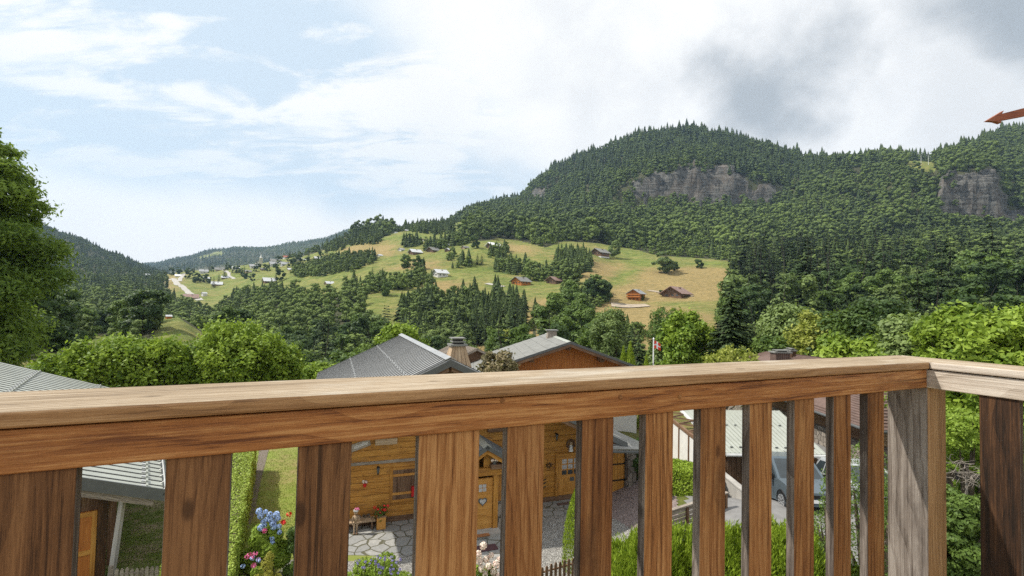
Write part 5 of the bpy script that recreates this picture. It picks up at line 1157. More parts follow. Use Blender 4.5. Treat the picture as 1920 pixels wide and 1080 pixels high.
# ------------------------------------------------------------------ vehicles
def car(name, loc, ang, L, Wd, H, body, label, van=True):
    """car pointing along its local -y (towards the camera), built at its real size"""
    fr = frame(ang, loc); root = empty(name, loc, label=label, cat='van' if van else 'car', group='cars parked on the drive')
    h = Wd/2; b = H*.52; hoodz = H*.56; nose = H*.40
    prof = [(0, .28), (.03, nose), (.10*L, hoodz*.93), (.24*L, hoodz+.06), (.24*L, b+.02), (L*.97, b+.1), (L, b*.7), (L, .28)]
    m = MB()
    m.prism([W(fr, -h, y, z) for y, z in prof], fr[1]*Wd, body); bo = m.build('body', root, bevel=.05)
    # cabin leans in towards the roof
    g = MB(); k = .84
    cb = [(.22*L, b+.03), (.40*L, H-.02), (.93*L, H), (L*.985, b+.1)] if van else [(.27*L, b+.03), (.45*L, H-.02), (.80*L, H-.02), (L*.97, b+.1)]
    lo = [W(fr, sx*h*.985, y, z) for sx in (-1, 1) for y, z in (cb[0], cb[3])]; hi = [W(fr, sx*h*k, y, z) for sx in (-1, 1) for y, z in (cb[1], cb[2])]
    lf, lb, rf, rb = lo; hf, hb, gf, gb = hi
    g.face([lf, lb, hb, hf], body); g.face([rf, rb, gb, gf], body); g.face([hf, hb, gb, gf], body); g.face([lf, hf, gf, rf], body); g.face([lb, hb, gb, rb], body); g.build('cabin', root)
    def patch(q, us, m_, nm, off):
        A, B, C_, D = q; n = np.cross(B-A, D-A); n /= np.linalg.norm(n); cen = W(fr, 0, L*.6, H*.6)
        if n@(A-cen) < 0: n = -n
        mb = MB(); pt = lambda u, v: (A*(1-u)+B*u)*(1-v)+(D*(1-u)+C_*u)*v + n*off
        for u0, u1, v0, v1 in us: mb.face([pt(u0, v0), pt(u1, v0), pt(u1, v1), pt(u0, v1)], m_)
        mb.build(nm, root)
    patch([lf, rf, gf, hf], [(.06, .94, .10, .90)], GLASS_D, 'windscreen', .012)
    patch([lf, lb, hb, hf], [(.05, .33, .10, .82), (.37, .66, .10, .82), (.70, .94, .10, .82)], GLASS_D, 'side_window', .012)
    patch([rf, rb, gb, gf], [(.05, .33, .10, .82), (.37, .66, .10, .82), (.70, .94, .10, .82)], GLASS_D, 'side_window', .012)
    for sx in (-1, 1):
        rr = MB(); rr.tube(W(fr, sx*h*.78, cb[1][0]+.15, H+.05), W(fr, sx*h*.78, cb[2][0]-.2, H+.06), .022, .022, METAL_WHITE, 6); rr.build('roof_rail', root)
        mi = MB(); mi.box(fr, sx*h+(.02 if sx > 0 else -.20), sx*h+(.20 if sx > 0 else -.02), L*.30, L*.30+.12, b+.05, b+.27, BLACK); mi.build('mirror', root)
        hl = MB(); hl.face([W(fr, sx*h*1.003, .02, nose-.02), W(fr, sx*h*1.003, .40, hoodz*.82), W(fr, sx*h*.6, .30, hoodz*.86), W(fr, sx*h*.55, -.01, nose)], METAL_WHITE); hl.build('headlight', root)
        tl = MB(); tl.box(fr, sx*h-.06, sx*h+.012, L*.965, L+.012, b*.85, H*.86 if van else b*1.15, RED); tl.build('tail_light', root)
        for y in (.19*L, .79*L):
            wx = sx*(h-.10); t = MB(); t.tube(W(fr, wx-.1, y, .32), W(fr, wx+.115, y, .32), .33, .33, RUBBER, 28); wo = t.build('wheel', root)
            rm = MB(); xo = wx+sx*.118; 
            for i in range(10): a = 6.283*i/10; rm.tube(W(fr, xo, y+.05*math.cos(a), .32+.05*math.sin(a)), W(fr, xo, y+.21*math.cos(a), .32+.21*math.sin(a)), .02, .026, ALLOY, 4)
            for i in range(24):
                a, c = 6.283*i/24, 6.283*(i+1)/24; rm.tube(W(fr, xo, y+.225*math.cos(a), .32+.225*math.sin(a)), W(fr, xo, y+.225*math.cos(c), .32+.225*math.sin(c)), .018, .018, ALLOY, 4, False)
            rm.build('rim', wo)
            ar = MB()
            for i in range(14):
                a, c = math.pi*i/14, math.pi*(i+1)/14; ar.tube(W(fr, sx*(h+.004), y+.37*math.cos(a), .33+.37*math.sin(a)), W(fr, sx*(h+.004), y+.37*math.cos(c), .33+.37*math.sin(c)), .03, .03, BLACK, 5, False)
            ar.build('wheel_arch', root)
        dh = MB(); dh.box(fr, sx*h+(.0 if sx > 0 else -.03), sx*h+(.03 if sx > 0 else 0), L*.46, L*.46+.16, b-.10, b-.06, body); dh.build('door_handle', root)
        sm = MB(); 
        for y in (.33*L, .57*L): sm.box(fr, sx*h-.003, sx*h+.004, y, y+.012, .4, b, BLACK)
        sm.build('door_seam', root)
    p = MB(); p.box(fr, -.26, .26, -.03, -.002, .40, .51, WHITE); p.build('number_plate', root)
    gr = MB(); gr.box(fr, -.5, .5, -.02, .05, .55, .66, BLACK); gr.build('grille', root); root.rotation_euler = (-.20 if van else -.15, 0, 0); return root
zc = -7.2
car('van', (11.05, 17.55, float(ground(11.05, 18))), -4, 4.4, 1.80, 1.84, CAR_GREY, 'grey-blue van with roof rails parked in front of the garage')
car('parked_car', (13.55, 17.2, float(ground(13.5, 18))), -6, 4.3, 1.75, 1.50, CAR_WHITE, 'silver car half hidden by the thin-leaved bush on the drive', van=False)
# ------------------------------------------------------------------ fences, hedges, walls
def picket_fence(name, p0, p1, n, h, m, label, tilt=0, z=None, w_=.085):
    p0, p1 = np.array([*p0, 0.]), np.array([*p1, 0.]); L = np.linalg.norm(p1-p0); X = (p1-p0)/L; Y = np.array([-X[1], X[0], 0]); z0, z1 = (float(ground(p[0], p[1])) for p in (p0, p1)) if z is None else z
    root = empty(name, (p0[0], p0[1], z0), label=label, cat='fence', group='picket fences')
    for i in range(n):
        q = (i+.5)/n; c = p0+X*L*q; c[2] = z0+(z1-z0)*q; f = (c, X, Y, np.array([0, 0, 1.])); hh = h*random.uniform(.97, 1.03); b = MB()
        pts = [(-w_/2, 0), (w_/2, 0), (w_/2, hh-.05), (w_*.2, hh), (-w_*.2, hh), (-w_/2, hh-.05)]; b.prism([W(f, x, -.012, zz) for x, zz in pts], Y*.022, m); b.build('picket', root)
    for k in (.28, .78):
        b = MB(); b.tube(p0+[0, 0, z0+h*k]+Y*.035, p1+[0, 0, z1+h*k]+Y*.035, .028, .028, m, 4); b.build('rail', root)
    for i in range(0, max(2, n//14)+1):
        q = i/max(1, n//14); c = p0+X*L*min(q, 1)+Y*.08; zz = z0+(z1-z0)*min(q, 1); b = MB(); b.box((np.array([c[0], c[1], zz]), X, Y, np.array([0, 0, 1.])), -.045, .045, -.045, .045, -.2, h+.06, m); b.build('post', root)
ZT = -7.55
q0, q1 = Pz(1004, 1066, ZT), Pz(1203, 1010, ZT+.05)
picket_fence('picket_fence', q0[:2], q1[:2], 26, .85, BROWN_WOOD, 'dark brown picket fence below the gravel court', z=(ZT-.85, ZT-.80))
q0, q1 = Pz(205, 1068, -7.7), Pz(318, 1060, -7.7)
picket_fence('picket_fence', q0[:2], q1[:2], 12, .75, OLD_WOOD, 'weathered grey picket fence at the foot of the shed', z=(-8.45, -8.45), w_=.09)
def slat_fence():
    a, b = Pz(1205, 1031, -8.05), Pz(1362, 976, -7.7); h = 1.02; root = empty('slat_fence', tuple(a), label='grey horizontal slat fence between hedge and thuja bushes', cat='fence')
    d = b-a; L = np.linalg.norm(d[:2]); X = np.array([d[0]/L, d[1]/L, 0]); sl = d[2]/L; Y = np.array([-X[1], X[0], 0]); X2 = X + np.array([0, 0, sl]); f = (a, X2, Y, np.array([0, 0, 1.]))
    m = MB()
    for i in range(6): m.box(f, 0, L, 0, .025, .06+i*.15, .06+i*.15+.115, OLD_WOOD)
    m.box(f, -.02, L+.05, -.05, .08, .97, 1.02, OLD_WOOD); m.build('slats', root)
    for q in (.02, .5, .985): MB().box(f, L*q-.05, L*q+.05, -.06, -.002, -.3, .965, BROWN_WOOD).build('post', root)
slat_fence()
def ramp_wall():
    a, b = Pz(1350, 884, -7.0), Pz(1400, 925, -7.0); d = b-a; L = np.linalg.norm(d[:2]); X = np.array([d[0]/L, d[1]/L, 0]); f = (np.array([a[0], a[1], 0.]), X, np.array([-X[1], X[0], 0]), np.array([0, 0, 1.]))
    r = empty('retaining_wall', (a[0], a[1], -7.3), label='low pale block wall beside the sloping drive', cat='wall'); m = MB(); m.box(f, 0, L, -.1, .1, -8, -7.0, CONC, gc=''); m.build('blocks', r); MB().box(f, -.02, L+.02, -.13, .13, -6.998, -6.94, CONC, gc='').build('coping', r)
ramp_wall()
HZ = -6.85
box_hedge('clipped_hedge', [Pz(446, 825, HZ), Pz(424, 900, HZ), Pz(396, 985, HZ), Pz(364, 1085, HZ), Pz(344, 1150, HZ)], 1.55, -8.4, HZ, 52000, .042, LF_HEDGE, 'long flat-topped light green hedge between shed and lawn')
g0 = Pz(1235, 872, -6.5); g1 = Pz(1310, 905, -6.5)
box_hedge('clipped_hedge', [(6.5, 21.6), (8.5, 20.4)], 1.4, -8.7, -6.66, 15000, .05, LF_THUJA, 'block of bright green hedge beside the garage wall', seed=2)
# ------------------------------------------------------------------ garden plants
hyd = blob_shrub('hydrangea', Pz(500, 1085, -8.4), .82, .6, 1.55, 7500, .055, LF_BRIGHT, 'hydrangea bush with round blue flower heads beside the hedge', nl=18, wild=.8, asp=.7)
def heads(lst, z): return [P(400+x/4.154, 820+y/4.154, z) for x, y in lst]
Yh = hyd.location[1]
ball_heads(hyd, heads([(355,575),(407,580),(437,600),(368,613),(490,603),(418,637),(445,640),(505,630),(390,657),(465,668),(400,683),(472,695),(512,693),(370,703),(515,738),(460,785),(460,820)], Yh-.25), .088, FL_BLUE, 90, .026)
ball_heads(hyd, heads([(400, 728)], Yh-.3), .085, FL_PINK, 60, .026)
ro = blob_shrub('rose_bush', Pz(562, 1085, -8.4), .75, .6, 1.65, 6500, .042, LF_DECID, 'rose bush with coral blooms right of the blue hydrangea', nl=14)
ball_heads(ro, heads([(590, 600), (545, 663)], ro.location[1]-.3), .075, FL_RED, 30, .03)
ph = blob_shrub('flowering_perennial', Pz(476, 1150, -8.4), .55, .5, 1.3, 4200, .045, LF_BRIGHT, 'low plant with mauve and pink flowers at the hedge foot', nl=12)
ball_heads(ph, heads([(280,915),(300,935),(262,930),(350,950),(315,1000),(325,905)], ph.location[1]-.2), .06, FL_PINK, 30, .022); ball_heads(ph, heads([(305,940),(352,955),(230,1003)], ph.location[1]-.25), .06, FL_BLUE, 30, .02)
_q = P(501, 1036, 13.0); blob_shrub('dwarf_conifer', (_q[0], _q[1], -8.4), .44, .44, _q[2]+8.4, 9000, .022, LF_GOLD, 'small golden-green dwarf conifer mound in front of the hydrangea', nl=30, wild=.5, asp=.35, shape='dome')
bl = blob_shrub('hydrangea', Pz(905, 1135, -8.4), .62, .5, 1.0, 2400, .055, LF_BRIGHT, 'hydrangea with blush-cream heads below the porch', nl=14, asp=.7)
rr = np.random.RandomState(8)
ball_heads(bl, [P(x, y, bl.location[1]-.3+rr.rand()*.25) for x, y in ((906,1023),(921,1041),(912,1049),(899,1052),(931,1058),(916,1062),(903,1066),(925,1072),(937,1049),(896,1040),(910,1076),(933,1080))], .10, FL_PALE, 90, .03)
sd = blob_shrub('sedum_bed', Pz(706, 1105, -8.4), 1.15, .95, .85, 9000, .038, LF_BRIGHT, 'rounded bed of fresh green foliage with lavender spikes on the patio edge', nl=26, asp=.6, cat='flower bed')
lv = MB(); 
for i in range(30):
    q = P(668+rr.rand()*84, 1046+rr.rand()*30, sd.location[1]-.75-rr.rand()*.2); lv.tube(q-[0, 0, .2], q, .006, .004, BARK, 4, False)
lv.build('lavender_stem', sd); rr = np.random.RandomState(8); [rr.rand() for i in range(12)]
ball_heads(sd, [P(668+rr.rand()*84, 1043+rr.rand()*33, sd.location[1]-.78-rr.rand()*.2) for i in range(34)], .035, FL_PURP, 24, .016, 'lavender_flower')
def column(name, loc, r, h, n, leaf, lf, label, **k):
    rng = np.random.RandomState(int(loc[0]*7) % 97+3); z = rng.rand(n)**.9; a = rng.rand(n)*6.283; rr_ = r*(np.sin(np.pi*np.clip(.18+.82*(1-z), 0, 1)*.55)**.8)*(1-z**5)*(.85+.25*rng.rand(n))+.02
    c = np.stack([rr_*np.cos(a), rr_*np.sin(a), z*h], 1); nn = np.stack([np.cos(a), np.sin(a), .3+0*a], 1)+.4*rng.normal(size=(n, 3)); nn /= np.linalg.norm(nn, axis=1, keepdims=True)
    V, Fq = quads(c, nn, leaf*rng.uniform(.6, 1.3, n), .4, rng, np.stack([np.cos(a)*.3, np.sin(a)*.3, 1+0*a], 1)); root = empty(name, loc, label=label, cat='conifer', **k)
    link('foliage', rawmesh(name, V, Fq, [lf], tint=np.repeat(np.clip(.5+.25*rng.normal(size=n), 0, 1), 4)), root)
    TV, TF = limb_geo([((0, 0, -.2), (0, 0, h*.9), r*.14, .02)], 6); link('trunk', rawmesh(name+'_t', TV, TF, [BARK], tint=np.zeros(len(TV)), gc=TV), root)
q = Pz(1081, 1066, -8.4); column('thuja', q, .42, (P(1081, 905, q[1])[2]+8.4), 9000, .035, LF_THUJA, 'slim bright green thuja column at the edge of the gravel')
for px, pt, Y, r, lb in ((1169, 650, 36, .42, 'leftmost small pointed thuja above the rail'), (1182, 641, 36, .5, 'tallest small pointed thuja above the rail'), (1212, 667, 34, .35, 'small thuja just left of the flagpole')):
    a = P(px, pt, Y); column('thuja', (a[0], a[1], -9.2), r*1.5, a[2]+9.2, 3500, .09, LF_THUJA, lb, group='thujas behind the orange gable')
rng = np.random.RandomState(3)
lab = ['at the rail corner of the picket fence', 'in front of the slat fence', 'right of the slat fence', 'below the drive, left', 'below the drive, middle', 'below the van', 'left of the thin-leaved bush', 'under the silver car']
for i, (px, pt) in enumerate(((1170, 1028), (1222, 1002), (1282, 1000), (1332, 985), (1384, 1000), (1440, 988), (1492, 1000), (1545, 1015))):
    Y = 12.4+rng.rand()*1.0; a = P(px, pt, Y); h = a[2]+8.0; V, Fq, t, lc, lr = lobes_crown(rng, h, 1.25, 130, 17000, .055, 0.03, .28, 'dome', wild=.5, lr_=(.09, .18), flat=2.6, spray=.6)
    root = empty('thuja_bush', (a[0], a[1], -8.0), label='feathery yellow-green thuja bush '+lab[i], cat='bush', group='feathery thuja bushes below the railing')
    c = V.reshape(-1, 4, 3).mean(1); dr = np.stack([c[:, 0]*.6, c[:, 1]*.6, np.ones(len(c))], 1); nn = np.stack([c[:, 0], c[:, 1], .4+0*c[:, 0]], 1)+.3*rng.normal(size=c.shape); nn /= np.linalg.norm(nn, axis=1, keepdims=True)
    V, Fq = quads(c, nn, .06*rng.uniform(.6, 1.5, len(c)), .22, rng, dr)
    link('foliage', rawmesh('thuja_bush', V, Fq, [LF_THUJA], tint=t), root); TV, TF = limb_geo([((0, 0, -.2), (0, 0, h*.8), .07, .02)], 6); link('stem', rawmesh('tb_t', TV, TF, [BARK], tint=np.zeros(len(TV)), gc=TV), root)
# ------------------------------------------------------------------ trees and shrubs round the houses
def zt(px, py, Y): return P(px, py, Y)
def plant_tree(px, ptop, Y, rad, n, leaf, lf, label, kind='b', name='broadleaf_tree', seed=1, cat='tree', group=None, **k):
    a = P(px, ptop, Y); g = float(ground(a[0], a[1])); near_tree(name, (a[0], a[1], g-.1), a[2]-g+.1, rad, n, leaf, lf, label, kind=kind, seed=seed, cat=cat, group=group, **k)
plant_tree(-62, 203, 41, 7.6, 130000, .21, LF_ASH, 'tall leafy ash tree filling the left edge above the shed roof', seed=21, nl=58, base=.05, shape='tall', wild=.8, asp=.38, tr=.017, flat=.55, lr_=(.13, .30), spray=.8)
for i, (px, pt, Y, r) in enumerate(((120, 664, 30.5, 2.4), (190, 638, 31, 2.5), (245, 634, 31.5, 2.4), (302, 636, 32, 2.4), (352, 645, 35, 2.5), (400, 632, 36, 2.4), (436, 601, 34, 2.9), (487, 626, 34, 2.6), (524, 648, 35, 2.1))):
    lb = ['low hazel against the big ash at the left', 'bright hazel tree just right of the big ash', 'hazel tree second right of the big ash', 'hazel tree below the little red hut', 'hazel tree under the grassy knoll, centre', 'hazel tree right of the grassy knoll', 'tallest bright hazel tree of the row over the rail', 'hazel tree right of the tallest of its row', 'rightmost, lowest hazel tree of the row over the rail']
    plant_tree(px, pt, Y, r, 13000, .135, LF_BRIGHT if i not in (4,) else LF_DECID, lb[i], seed=30+i, nl=60, base=.30, group='hazel trees behind the lawn', name='hazel_tree', wild=.9, lr_=(.09, .21), spray=1.6, flat=1.3)
for i, (px, pt, Y, r, lf, n, lb) in enumerate((
    (640, 668, 52, 3.0, LF_DECID, 7000, 'leafy tree poking up left of the chalet ridge'), (612, 690, 46, 2.6, LF_BRIGHT, 7000, 'bright tree at the lower left end of the chalet roof'), (752, 612, 62, 3.8, LF_BRIGHT, 9000, 'fresh green tree directly behind the chalet ridge end'),
    (700, 655, 60, 3.4, LF_DECID, 7000, 'green tree behind the left slope of the chalet roof'), (935, 607, 118, 3.9, LF_DECID, 6000, 'round deep green tree at the foot of the spruce stand'), (956, 617, 112, 2.4, LF_YEL, 4000, 'small light green tree beside the round deep green one'),
    (1145, 582, 78, 3.6, LF_PALE, 8000, 'grey-green loose tree behind the orange gable'), (1112, 618, 84, 3.0, LF_DECID, 6000, 'green tree right of the slab-roof chimney'), (1290, 586, 50, 3.1, LF_BRIGHT, 14000, 'bright green full tree right of the flag'),
    (1250, 577, 118, 5.0, LF_DECID, 8000, 'dark rounded tree standing in the dry field behind the flag'), (1240, 640, 54, 1.7, LF_PALE, 6000, 'small grey-green tree directly beside the flag'),
    (1480, 583, 52, 3.5, LF_PALE, 13000, 'pale green tree right of the big dark spruce'), (1532, 592, 46, 2.8, LF_YEL, 11000, 'yellow-green tree above the rail, right of the pale one'), (1440, 640, 46, 2.2, LF_DECID, 7000, 'green tree between dark spruce and red roof'),
    (1600, 582, 44, 3.2, LF_DECID, 12000, 'olive green tree left of the rail corner'), (1655, 574, 42, 3.4, LF_DARK, 12000, 'dark olive tree over the rail corner'), (1720, 603, 33, 2.8, LF_PALE, 13000, 'pale feathery tree right of the rail corner'),
    (1570, 640, 38, 2.2, LF_BRIGHT, 8000, 'low bright tree behind the white dormer'), (1645, 645, 34, 2.2, LF_BRIGHT, 9000, 'low bright tree just over the rail corner'))):
    b = px > 1400; plant_tree(px, pt-(8 if b else 4), Y, r*(1.28 if b else 1.1), int(n*1.25), .15+.0009*Y, lf, lb, seed=60+i, nl=30, base=.25, shape='dome' if b else 'round')
for i, (px, pt, Y, r, n, lb) in enumerate(((1790, 566, 23, 2.5, 24000, 'large sunlit green tree above the side rail'), (1880, 588, 18.5, 2.2, 26000, 'bright leafy tree at the right edge of view'), (1960, 560, 21, 2.6, 16000, 'leafy tree cut by the right edge above the side rail'), (1835, 640, 19, 1.7, 14000, 'lower bright tree between the two large ones on the right'))):
    plant_tree(px, pt, Y, r, n, .125, LF_BRIGHT, lb, seed=90+i, nl=44, base=.3, wild=.9, shape='dome', group='sunlit trees right of the balcony')
for i, (px, pt, Y, r, n, lf, lb) in enumerate(((1812, 745, 15.5, 1.5, 14000, LF_BRIGHT, 'bright shrub between corner post and dark board, topmost'), (1790, 905, 12.6, 1.1, 12000, LF_DECID, 'green shrub low behind the corner post'), (1930, 760, 15.0, 1.6, 9000, LF_BRIGHT, 'bright shrub behind the dark board of the side rail'),
    (1700, 870, 14.5, 1.2, 9000, LF_DECID, 'green shrub hidden behind the corner post'), (1845, 930, 12.6, 1.1, 9000, LF_DECID, 'green shrub at the foot of the dark board'))):
    a = P(px, pt, Y); g = float(ground(a[0], a[1])); blob_shrub('shrub', (a[0], a[1], g-.05), r, r, a[2]-g, n, .062, lf, lb, nl=40, base=.05, seed=i, shape='tall', wild=.9, cat='shrub', group='shrubs below the corner of the railing')
for i, (px, pt, Y, r) in enumerate(((1562, 842, 12.4, .55), (1625, 800, 12.8, .75), (1655, 870, 12.2, .6))):
    a = P(px, pt, Y); g = float(ground(a[0], a[1])); blob_shrub('thin_leaved_bush', (a[0], a[1], g-.05), r, r, a[2]-g, 3800, .035, LF_DECID, 'loose thin-leaved bush '+('in front of the silver car', 'with airy twigs left of the corner post', 'lowest beside the corner post')[i], nl=50, base=.08, seed=i+9, shape='tall', wild=1.2, asp=.45, cat='bush', group='airy bushes before the parked cars')
plant_tree(935, 653, 25, 1.35, 9000, .10, LF_BRONZE, 'bronze-leaved round tree between the two chalet roofs', seed=120, nl=26, base=.55)
plant_tree(1372, 538, 48, 4.3, 22000, .34, LF_CON, 'large dark spruce towering behind the red-brown roof', kind='conifer', name='spruce_tree', seed=130, cat='conifer')
plant_tree(1184, 610, 62, 2.1, 5000, .34, LF_CON, 'dark spruce behind the small thujas, left one', kind='conifer', name='spruce_tree', seed=131, cat='conifer'); plant_tree(1199, 616, 58, 1.9, 5000, .34, LF_CON, 'dark spruce behind the small thujas, right one', kind='conifer', name='spruce_tree', seed=132, cat='conifer')
plant_tree(1368, 650, 31, 2.0, 4200, .13, LF_YEL, 'sparse yellow-green fruit tree below the large spruce', seed=133, nl=30, base=.45, wild=1.1)
def grass():
    rng = np.random.RandomState(6); n = 60000; px = rng.uniform(120, 570, n); py = rng.uniform(838, 1085, n); XY = np.array([gp(a, b) for a, b in zip(px[:2000], py[:2000])])
    XY = XY[rng.randint(0, 2000, n)] + rng.normal(size=(n, 2))*.35; c = np.c_[XY, ground(XY[:, 0], XY[:, 1])+.02]
    u = np.c_[rng.normal(size=(n, 2))*.5, np.ones(n)]; nn = np.c_[rng.normal(size=(n, 2)), .2*np.ones(n)]; nn /= np.linalg.norm(nn, axis=1, keepdims=True)
    V, Fq = quads(c, nn, rng.uniform(.015, .045, n), .25, rng, u); t = np.clip(.5+fbm(XY[:, 0], XY[:, 1], 2.5, 4)*1.2+rng.normal(size=n)*.2, 0, 1)
    link('grass', rawmesh('grass', V, Fq, [LF_GRASS], tint=np.repeat(t, 4)), kind='stuff', label='short grass blades of the lawn and rough ground', cat='grass')
grass()
_g = gp(1192, 900); blob_shrub('shrub', (_g[0], _g[1], float(ground(*_g))), .7, .6, 1.9, 5000, .06, LF_DARK, 'dark green shrub in the recess right of the chalet pillar', nl=20, shape='tall')
def dead_branches():
    rng = np.random.RandomState(2); c = P(1812, 885, 13.2); m = MB()
    for i in range(46):
        p = c+rng.normal(size=3)*[.28, .2, .09]; d = unit(1, rng)[0]*[1, .5, .55]; 
        for k in range(3):
            q = p+d*rng.uniform(.12, .28)+rng.normal(size=3)*.03; m.tube(p, q, .012-.003*k, .009-.003*k, TWIG, 4, False); p = q; d = d+rng.normal(size=3)*.35
    g = float(ground(c[0], c[1])); m.tube((c[0], c[1], g), c, .05, .03, TWIG, 6); tag(m.build('dead_branches'), 'tangle of bare grey dead branches in the green bushes', 'branches')
dead_branches()
def flag():
    a = P(1225.5, 636, 34); g = float(ground(a[0], a[1])); root = empty('flagpole', (a[0], a[1], g), label='white pole with red flag bearing a white cross behind the houses', cat='flagpole')
    m = MB(); m.tube((a[0], a[1], g), a, .055, .04, WHITE, 10); m.tube(a, a+[0, 0, .12], .07, .02, WHITE, 8); m.build('pole', root)
    nx, ny = 15, 12; w_, h_ = .54, .54; V = []; 
    for i in range(nx+1):
        for j in range(ny+1): u, v = i/nx, j/ny; V.append((a[0]+.05+w_*u*.85, a[1]+.09*math.sin(u*8+v)*u, a[2]-.12-h_*v*(1-.15*u)-.22*u*u+ .03*math.sin(u*7)))
    F1, MI = [], []
    for i in range(nx):
        for j in range(ny): F1.append((i*(ny+1)+j, (i+1)*(ny+1)+j, (i+1)*(ny+1)+j+1, i*(ny+1)+j+1)); MI.append(1 if (5 <= i <= 7 or 5 <= j <= 6 or j == 7 and False) else 0)
    me = rawmesh('flag', V, F1, [flat('flag_red', (.72, .06, .03), .8, .08, 5), WHITE], mi=MI, smooth=True, gc=V); pl = parent_loc(root)
    me.transform(Matrix.Translation((-pl[0], -pl[1], -pl[2]))); o = link('flag', me, root)
flag()
# ------------------------------------------------------------------ trees one can tell apart on the slopes
def slope_trees():
    rng = np.random.RandomState(17)
    pr = {('b', l): [join_tree('broadleaf', 'b', rng, 10., r, 3800, .34, lf, nl=22, base=.08, shape=sh) for r, sh in ((4.6, 'round'), (4.0, 'tall'))] for l, lf in (('d', LF_DARK), ('g', LF_DECID), ('p', LF_PALE))}
    pc = [join_tree('spruce', 'conifer', rng, 10., 2.5, 2200, .42, LF_CON) for i in range(2)]
    T = [(1046, 648, 548, 'g', 'in the rounded grove, left front'), (1084, 655, 556, 'g', 'in the rounded grove, centre front'), (1068, 600, 524, 'g', 'high in the rounded grove, left'), (1110, 566, 516, 'd', 'darkest and topmost of the rounded grove'), (1130, 566, 522, 'd', 'at the right top of the rounded grove'),
     (1062, 672, 588, 'g', 'low in the rounded grove'), (1112, 660, 576, 'g', 'at the right front of the rounded grove'), (1038, 610, 562, 'p', 'palest at the left of the rounded grove'), (1090, 610, 548, 'g', 'in the middle of the rounded grove'),
     (1152, 484, 449, 'p', 'alone on the high meadow right of the dark farmhouse'), (1243, 512, 468, 'p', 'tall one on the terrace above the hay field'), (1268, 508, 488, 'd', 'bushy one beside the tall terrace tree'), (1311, 503, 484, 'd', 'wide low one alone at the hay field top'),
     (760, 503, 474, 'g', 'upright in the middle of the slope meadow'), (785, 506, 478, 'g', 'right of the upright one on the slope meadow'), (723, 555, 524, 'g', 'alone on the little lower meadow'), (1007, 607, 573, 'g', 'slim, alone in the dry field below the chalets'),
     (1252, 555, 540, 'g', 'in front of the rusty barn, left'), (1240, 553, 542, 'd', 'at the left gable of the rusty barn'), (1205, 563, 552, 'g', 'small, beside the orange new chalet'), (890, 466, 440, 'd', 'beside the white-roofed farm'), (1083, 450, 440, 'g', 'at the forest foot')]
    for i, (px, pb, ptp, l, w_) in enumerate(T):
        q = hit(px, pb); H = (pb-ptp)/920*q[1]; s = H/10; k = rng.uniform(.9, 1.15)
        link('broadleaf_tree', pr[('b', l)][i % 2], loc=(q[0], q[1], q[2]-.3), rz=rng.rand()*6, sc=(s*k*1.05, s*k*1.05, s), label='leafy tree '+w_, cat='tree')
    C = [(895, 497, 473, 'left of a pair on the open slope'), (903, 496, 475, 'right of a pair on the open slope'), (612, 492, 460, 'standing alone left above the village slope'), (936, 486, 464, 'below the white-roofed farm'), (400, 540, 518, 'near the village road, left'), (421, 522, 500, 'tall beside the village road'), (698, 521, 500, 'behind the brown hut'), (1118, 478, 463, 'beside the dark farmhouse')]
    for i, (px, pb, ptp, w_) in enumerate(C):
        q = hit(px, pb); H = (pb-ptp)/920*q[1]; s = H/10; link('spruce_tree', pc[i % 2], loc=(q[0], q[1], q[2]-.2), rz=i, sc=s, label='dark conifer '+w_, cat='conifer')
slope_trees()
def village_trees():
    rng = np.random.RandomState(23); n = 0
    me = [join_tree('broadleaf', 'b', rng, 10., 4.6, 900, .6, LF_DARK, nl=14, base=.05) for i in range(3)]; mc = join_tree('spruce', 'conifer', rng, 10., 2.4, 700, .7, LF_CON)
    spots = [(352,514),(362,511),(392,509),(398,510),(427,506),(440,512),(446,510),(452,514),(458,510),(478,509),(483,504),(497,507),(503,509),(518,505),(540,502),(546,500),(549,495),(522,493),(540,489),(562,490),(578,488),(600,485),(365,530),(371,528),(384,530),(392,531),(410,530),(352,522),(335,514),(322,516),(473,527),(460,523),(517,531),(525,527),(560,500),(552,505),(575,496),(600,496),(610,500),(628,490)]
    for i, (px, py) in enumerate(spots):
        q = hit(px, py, 300, 1400); s = rng.uniform(.9, 1.5); c = i % 6 == 2
        link('spruce_tree' if c else 'broadleaf_tree', mc if c else me[i % 3], loc=(q[0], q[1], q[2]-.4), rz=i, sc=s*1.2 if c else s, label='dark conifer among the village houses' if c else 'small dark green tree among the village houses', cat='conifer' if c else 'tree', group='conifers in the village' if c else 'leafy trees in the village')
village_trees()
